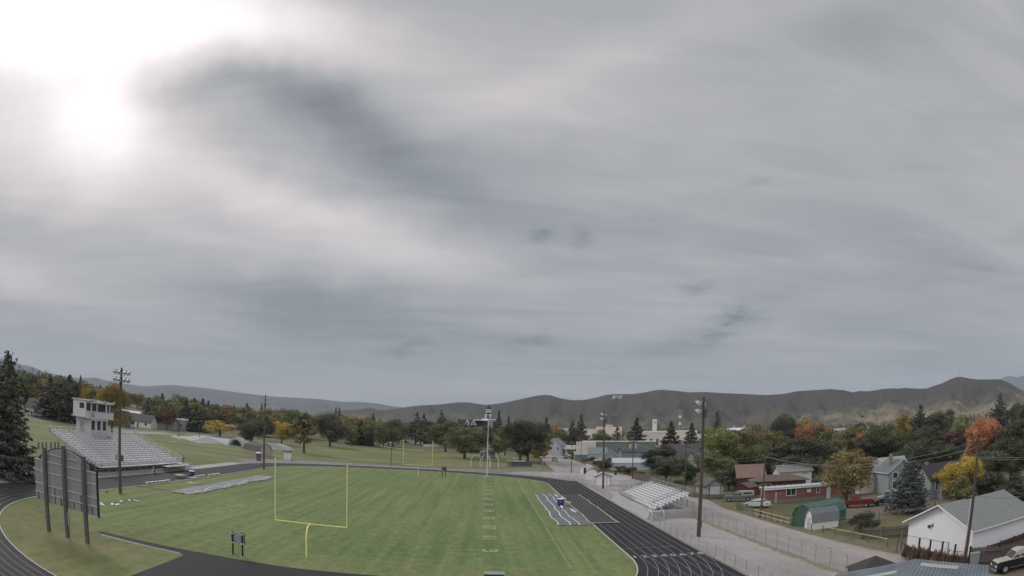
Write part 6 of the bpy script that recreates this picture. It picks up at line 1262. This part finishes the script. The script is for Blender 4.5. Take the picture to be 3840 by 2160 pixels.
e = AT(2180, 1700, 330); H = house('warehouse', 'long grey green metal warehouse with a pinkish end wall and white roof edge', (e.x+17, e.y-3, 0), R(-12), 33, 13, 7.1, .35, M('warehouse_green', (.17, .19, .185), .7, .05, 1), M('warehouse_roof', (.50, .51, .50), .7), kind='flat', over=.25, cat='warehouse', wins=())
e = AT(2197, 1700, 322); house('block_building', 'pinkish block building end with light loading doors, left of the warehouse', (e.x, e.y, 0), R(-6), 8.5, 8, 6.8, .3, pinkish, offw, kind='flat', over=.15, cat='building', doors=(('y-', -2, 1.3, 3.0, offw), ('y-', 1.6, 1.2, 2.6, offw)))
hp('metal_shed', 'white roofed metal shed with a green side before the block building', 2187, 1724, R(-2), 7.5, 4, 2.2, 1.1, M('mint_wall', (.20, .25, .215), .7), M('pale_metal', (.40, .39, .38), .5), over=.3, cat='shed')
hp('light_blue_garage', 'light blue garage with white trim beside the alley cars', 2238, 1728, R(-8), 7.5, 5, 3.4, 2.0, M('light_blue', (.36, .40, .46), .7), M('grey_blue_roof', (.25, .28, .28), .7), over=.3, trim=white, cat='garage')
hp('small_gable_house', 'small grey house with a white edged gable behind the alley shrubs', 2292, 1738, R(75), 9, 6, 3.0, 2.2, M('sg_wall', (.28, .31, .32), .8), roof_g, over=.3, trim=white, wins=(('x-', 0, 1.8, 1.4, 1.3),))
H = hp('white_metal_garage', 'long white metal garage with a pale roof above the alley', 2362, 1762, R(-4), 11.5, 6.0, 2.4, 1.3, M('metal_white', (.46, .48, .53), .6), M('metal_roof', (.52, .56, .55), .5), over=.2, cat='garage', doors=(('x-', 0, 1.2, 2.0, offw),))
hp('blue_grey_house', 'big blue grey house with two white trimmed dormers in the town', 2392, 1746, R(-4), 13, 8, 5.0, 1.4, M('slate_blue', (.20, .24, .26), .8, .05, 1), M('slate_roof', (.085, .095, .10), .9), over=.3, wins=(('y-', 3.5, 4.2, .9, 1.4),))
for k, u in enumerate((2336, 2355)): g = G(u, 1746); house('dormer_wing', ['left one of two narrow blue grey gabled wings with white trim', 'right one of two narrow blue grey gabled wings with white trim'][k], (g.x, g.y-1, 0), R(82), 5, 1.9, 5.1, 1.6, M('slate_blue2', (.20, .24, .27), .8), roof_g, over=.15, trim=offw, cat='house wing', wins=(('x-', 0, 4.2, .6, 1.6),))
hp('grey_roofed_barn', 'house with a very large plain grey gable roof behind the dark trees', 2556, 1764, R(-3), 9.6, 8, 4.2, 4.0, M('barn_wall2', (.15, .13, .12), .8), M('big_grey_roof', (.115, .108, .112), .9, .06, 1), over=.5); g = G(2572, 1768); house('gable_wing', 'small pale fronted gable wing of the large grey roofed house', (g.x, g.y-3.5, 0), R(85), 5, 3.6, 3.6, 2.6, M('pale_front', (.42, .41, .36), .8), roof_d, over=.4, cat='house wing')
e = AT(2214, 1650, 470); house('beige_hall', 'lower left wing of the beige hall behind the warehouse', (e.x, e.y, 0), R(-6), 9, 14, 12.6, .35, beige, offw, kind='flat', over=.15, cat='hall'); e = AT(2283, 1650, 468); H = house('beige_hall', 'tall windowless beige hall rising above the town roofs', (e.x, e.y, 0), R(-6), 15.5, 16, 14.2, .3, beige, M('hall_edge', (.42, .38, .33)), kind='flat', over=.1, cat='hall'); MB().box(-2, -6, 14.5, 2, 2, 15.6).build('roof_unit', offw, H)
e = AT(2460, 1650, 455); H = house('school_building', 'pinkish flat roofed building with white roof edge below the square chimney', (e.x, e.y, 0), R(-5), 17, 12, 10.6, .9, pinkish, white, kind='flat', over=.35, cat='building', wins=(('y-', -4, 4.6, 1.5, 4.2), ('y-', 0.0, 4.6, 1.5, 4.2), ('y-', 4, 4.6, 1.5, 4.2)))
e = AT(2454, 1650, 466); o = thing('chimney_tower', 'cream square chimney tower with two small openings', 'chimney', (e.x, e.y, 0), R(-5)); MB().box(-1.25, -1.25, 0, 1.25, 1.25, 19.3).build('shaft', cream, o); MB().box(-.7, -1.28, 16.4, -.15, -1.253, 17.3).box(.2, -1.28, 16.4, .7, -1.253, 17.3).build('opening', dgrey, o); MB().box(-1.35, -1.35, 19.303, 1.35, 1.35, 19.6).build('cap', maroon, o)
e = AT(2566, 1650, 480); house('flat_building', 'white edged flat building half hidden by two spruces', (e.x, e.y, 0), R(-5), 15, 12, 10.8, .8, beige, white, kind='flat', over=.3, cat='building'); e = AT(2628, 1650, 430); house('white_block', 'small bright white block left of the nearest light pole', (e.x, e.y, 0), R(-4), 7, 6, 7.0, 2.4, M('lilac_wall', (.42, .41, .47), .7), white, kind='flat', over=.2, cat='building')
e = AT(2770, 1620, 620); H = house('long_building', 'long building with a bright white roof and two vents in front of the hills', (e.x, e.y, 0), R(-6), 24, 12, 10.2, 1.9, M('lilac_wall2', (.25, .235, .30), .7), white, over=.3, cat='building')
for x in (-4, 5): MB().tube((x, 0, 11.8), (x, 0, 14.2), .35, n=8).build('vent', white, H)
e = AT(3142, 1660, 420); house('white_building', 'white building with a pale green roof left of the right-hand tree belt', (e.x, e.y, 0), R(-6), 9.5, 8, 8.0, 1.6, M('whitish', (.50, .50, .54), .7), M('pale_green2', (.36, .40, .36), .7), over=.3, cat='building', wins=(('y-', -2, 4, 1, 1), ('y-', 1.5, 2.4, 1.2, 1.2))); e = AT(3246, 1620, 520); house('barn', 'small white gabled barn under the hills at the right', (e.x, e.y, 0), R(60), 9, 7, 7.0, 3, offw, roof_b, over=.3, trim=white)
e = AT(2113, 1610, 640); house('white_block', 'small white flat block showing between the fir trees over the alley', (e.x, e.y, 0), R(0), 9, 7, 12.5, .6, white, white, kind='flat', over=.2, cat='building')
# communication tower
e = AT(2546, 1650, 520); o = thing('lattice_tower', 'lattice communication tower with two white dishes', 'communication tower', (e.x, e.y, 0)); m = MB(); r0, r1, HH = 1.0, .5, 27.0
for i in range(3):
    t = 2*math.pi*i/3; m.tube((r0*math.cos(t), r0*math.sin(t), 0), (r1*math.cos(t), r1*math.sin(t), HH), .10, n=5); t2 = 2*math.pi*(i+1)/3
    for k in range(12): a_, b_ = r0+(r1-r0)*k/12, r0+(r1-r0)*(k+1)/12; m.tube((a_*math.cos(t), a_*math.sin(t), HH*k/12), (b_*math.cos(t2), b_*math.sin(t2), HH*(k+1)/12), .06, n=4)
m.build('lattice', grey, o)
for z in (16.2, 21.2): MB().tube((.2, -1.0, z), (.2, -1.5, z), 1.0, .95, 16).build('dish', white, o)
for k, x in enumerate((-4.5, -3.2, -1.9, -.5, .9, 1.8)): MB().tube((x, 0, 22.6), (x, 0, 26.6-.5*(k % 2)), .10, n=5).build('antenna', grey, o)
MB().tube((-4.7, 0, 25.4), (2.2, 0, 25.4), .08, n=5).build('antenna_arm', grey, o)
e = AT(3232, 1600, 560); o = thing('water_tower', 'slim grey tower with a wide cap under the hills at the right', 'tower', (e.x, e.y, 0)); MB().tube((0, 0, 0), (0, 0, 16), .7, .5, 8).build('shaft', grey, o); MB().lathe([(1.4, 16), (1.5, 17), (0, 18)], n=10).build('cap', dgrey, o)
# utility poles and wires
UP = []
def upole(x, y, H_, label, arm=2.2, rz=0, lean=(0, 0), trans=0, r=.16):
    o = thing('utility_pole', label, 'utility pole', (x, y, 0), rz); MB().tube((0, 0, -.1), (lean[0], lean[1], H_), r, r*.62, 9).build('pole', wood, o, True)
    if arm:
        MB().box(lean[0]-arm/2, lean[1]-.06, H_-.55, lean[0]+arm/2, lean[1]+.06, H_-.42).build('crossarm', wood, o)
        for q in (-.45, -.2, .2, .45): MB().lathe([(0, 0), (.05, 0), (.06, .16), (.03, .2), (0, .2)], (lean[0]+q*arm, lean[1], H_-.419), 8).build('insulator', grey, o)
    for k in range(trans): MB().tube((lean[0]-.75+1.5*k, .0, H_-2.3), (lean[0]-.75+1.5*k, .0, H_-1.1), .33, n=12).build('transformer', M('transformer', (.38, .39, .34), .6), o)
    UP.append((Vector((x, y, 0)), H_, o)); return o
upole(55.9, -20.1, 11.2, 'nearest utility pole with a pale conduit before the white house', lean=(.5, .3), r=.19); MB().tube((-.22, .10, 0), (.1, .3, 6.2), .05, n=6).build('conduit', offw, UP[-1][2]); MB().box(-.9, -.1, 6.0, -.15, .05, 6.12).build('cable_sleeve', black, UP[-1][2])
upole(55.3, 29.9, 9.6, 'utility pole between the green gate and the yellowish rail fence', lean=(.5, .3)); upole(57.8, 80.0, 9.8, 'utility pole behind the small bleachers'); upole(54.6, 119.7, 10.3, 'utility pole carrying two transformers above the alley', trans=2); upole(41.4, 144.2, 9.4, 'slim utility pole beside the chain link gate', arm=1.0, r=.12); upole(84.5, 68.3, 6.5, 'utility pole sticking up behind the trailer home', arm=1.2)
for u, v, vt, l in ((2178, 1728, 1640, 'utility pole in front of the block building'), (2070, 1700, 1648, 'thin utility pole left of the white two storey house'), (2109, 1700, 1648, 'thin utility pole before the grey green gabled house'), (2515, 1815, 1735, 'bare wooden pole between the dark trees behind the small bleachers'), (3552, 1760, 1675, 'utility pole with a crossarm above the dark roofed house'), (748, 1640, 1590, 'thin pole beside the skate park under the dark spruce'), (1462, 1752, 1755, None), (2262, 1745, 1690, 'dark pole left of the far right light pole')):
    if l is None: continue
    g = G(u, v); D = math.hypot(g.x-CP[0], g.y-CP[1]); hh = AT(u, vt, D).z; upole(g.x, g.y, hh, l, arm=1.8 if 'bare' not in l else 0, r=.13)
e = AT(3860, 1690, 75); wires = [((55.9+.5, -20.1+.3, 10.7), (55.8, 30.2, 9.1)), ((55.8, 30.2, 9.1), (57.8, 80, 9.3)), ((57.8, 80, 9.3), (54.6, 119.7, 9.8)), ((54.6, 119.7, 9.8), (41.4, 144.2, 8.9)), ((55.8, 30.2, 8.3), (84.5, 68.3, 6.1)), ((55.9, -19.8, 9.6), (76, -38, 9.0))]
wm = M('wire', (.20, .20, .20), .6); m = None
for k, (a, b) in enumerate(wires):
    for s in (-.9, .9):
        a_, b_ = Vector(a), Vector(b); L_ = (b_-a_).length; pts = []
        for i in range(15): t = i/14; p = a_+(b_-a_)*t; pts.append((p.x+s*.9, p.y, p.z-L_*.028*4*t*(1-t)-(0 if s < 0 else .35)))
        tag(MB().path(pts, .022, 5).build('power_line', wm), 'sagging power line, one of a pair strung between the utility poles', 'power line', 'power lines along the alley')
a_, b_ = Vector((56.0, -19.9, 6.3)), Vector((68, -16, 4.2)); tag(MB().path([(a_+(b_-a_)*(i/10)-Vector((0, 0, 1.1*(i/10)*(1-i/10)))) for i in range(11)], .02, 5).build('service_cable', wm), 'thin cable from the nearest utility pole to the white house', 'power line')
for i, (x, y) in enumerate(((55.7, 41.0), (55.9, 39.2), (56.2, 40.4))):
    o = thing('pallet_stack', 'upright grey pallet by the pickup and the alley, one of three', 'pallet', (x, y, 0), R(80+12*i), 'pallets by the alley')
    for z in (.1, .4, .7, 1.0): MB().box(-.6, -.05, z, .6, .0, z+.12).build('slat', M('pallet', (.30, .26, .22), .9, .2, 4), o)
    for q in (-.55, 0, .5): MB().box(q, .003, .05, q+.08, .09, 1.15).build('stringer', woodg, o)
for i, (u, v, c_, l) in enumerate(((2190, 1733, dgrey, 'dark dumpster beside the utility pole on the side street'), (2308, 1782, green_d, 'dark wheelie bin by the alley fence, left of the shrubs'), (2160, 1722, tan, 'tan wooden crate behind the old green truck'))):
    g = G(u, v); o = thing('dumpster' if i == 0 else 'wheelie_bin' if i == 1 else 'crate', l, 'bin' if i < 2 else 'crate', (g.x, g.y, 0)); s = (1.3, .4, .9)[i]; MB().prism([(-s*.85, 0), (-s, 1.3), (s, 1.3), (s*.85, 0)], -s*.6, s*.6, 'y').build('bin_body', c_, o); MB().box(-s*1.03, -s*.63, 1.303, s*1.03, s*.63, 1.38).build('lid', dgrey, o)
g = G(2028, 1738); o = thing('brick_pillar', 'white capped pillar where the park fence meets the side street', 'pillar', (g.x, g.y, 0)); MB().box(-.35, -.35, 0, .35, .35, 2.3).build('shaft', M('pillar', (.16, .15, .15), .9), o); MB().lathe([(.6, 2.3), (.6, 2.45), (.2, 2.6), (0, 2.6)], n=8).build('cap', white, o)
g = G(113, 1780); o = thing('rolled_net', 'standing roll of pale netting on a pallet behind the scoreboard', 'rolled net', (g.x, g.y, 0)); MB().tube((0, 0, .1), (0, 0, 2.2), .28, .2, 10).tube((.2, .5, .1), (.1, .3, 1.6), .16, n=8).build('roll', M('net_roll', (.35, .37, .34), .9, .15, 5), o); MB().box(-1.1, -.9, 0, 1.1, .9, .1).build('pallet', offw, o)
tag(MB().box(-.9, -.06, .9, .9, .06, 2.1).box(-.8, -.05, 0, -.7, .05, .9).box(.7, -.05, 0, .8, .05, .9).build('banner_board', M('banner', (.28, .28, .27), .8), loc=(G(122, 1770).x-2, G(122, 1770).y+6, 0)), 'pale board on legs beside the big spruce at the left', 'board')

# ------------------------------------------------------------------ haze
hz = bpy.data.materials.new('haze'); hz.use_nodes = True; t = hz.node_tree; t.nodes.clear(); v = t.nodes.new('ShaderNodeVolumePrincipled'); v.inputs['Color'].default_value = (.76, .85, .97, 1); v.inputs['Density'].default_value = 7e-5; v.inputs['Anisotropy'].default_value = .0
ho = t.nodes.new('ShaderNodeOutputMaterial'); t.links.new(v.outputs[0], ho.inputs['Volume'])
hb = MB().box(-19500, -19500, -8, 19500, 19500, 1250).build('haze', hz); hb['kind'] = 'stuff'; tag(hb, 'thin haze over the valley that fades the far hills', 'haze')
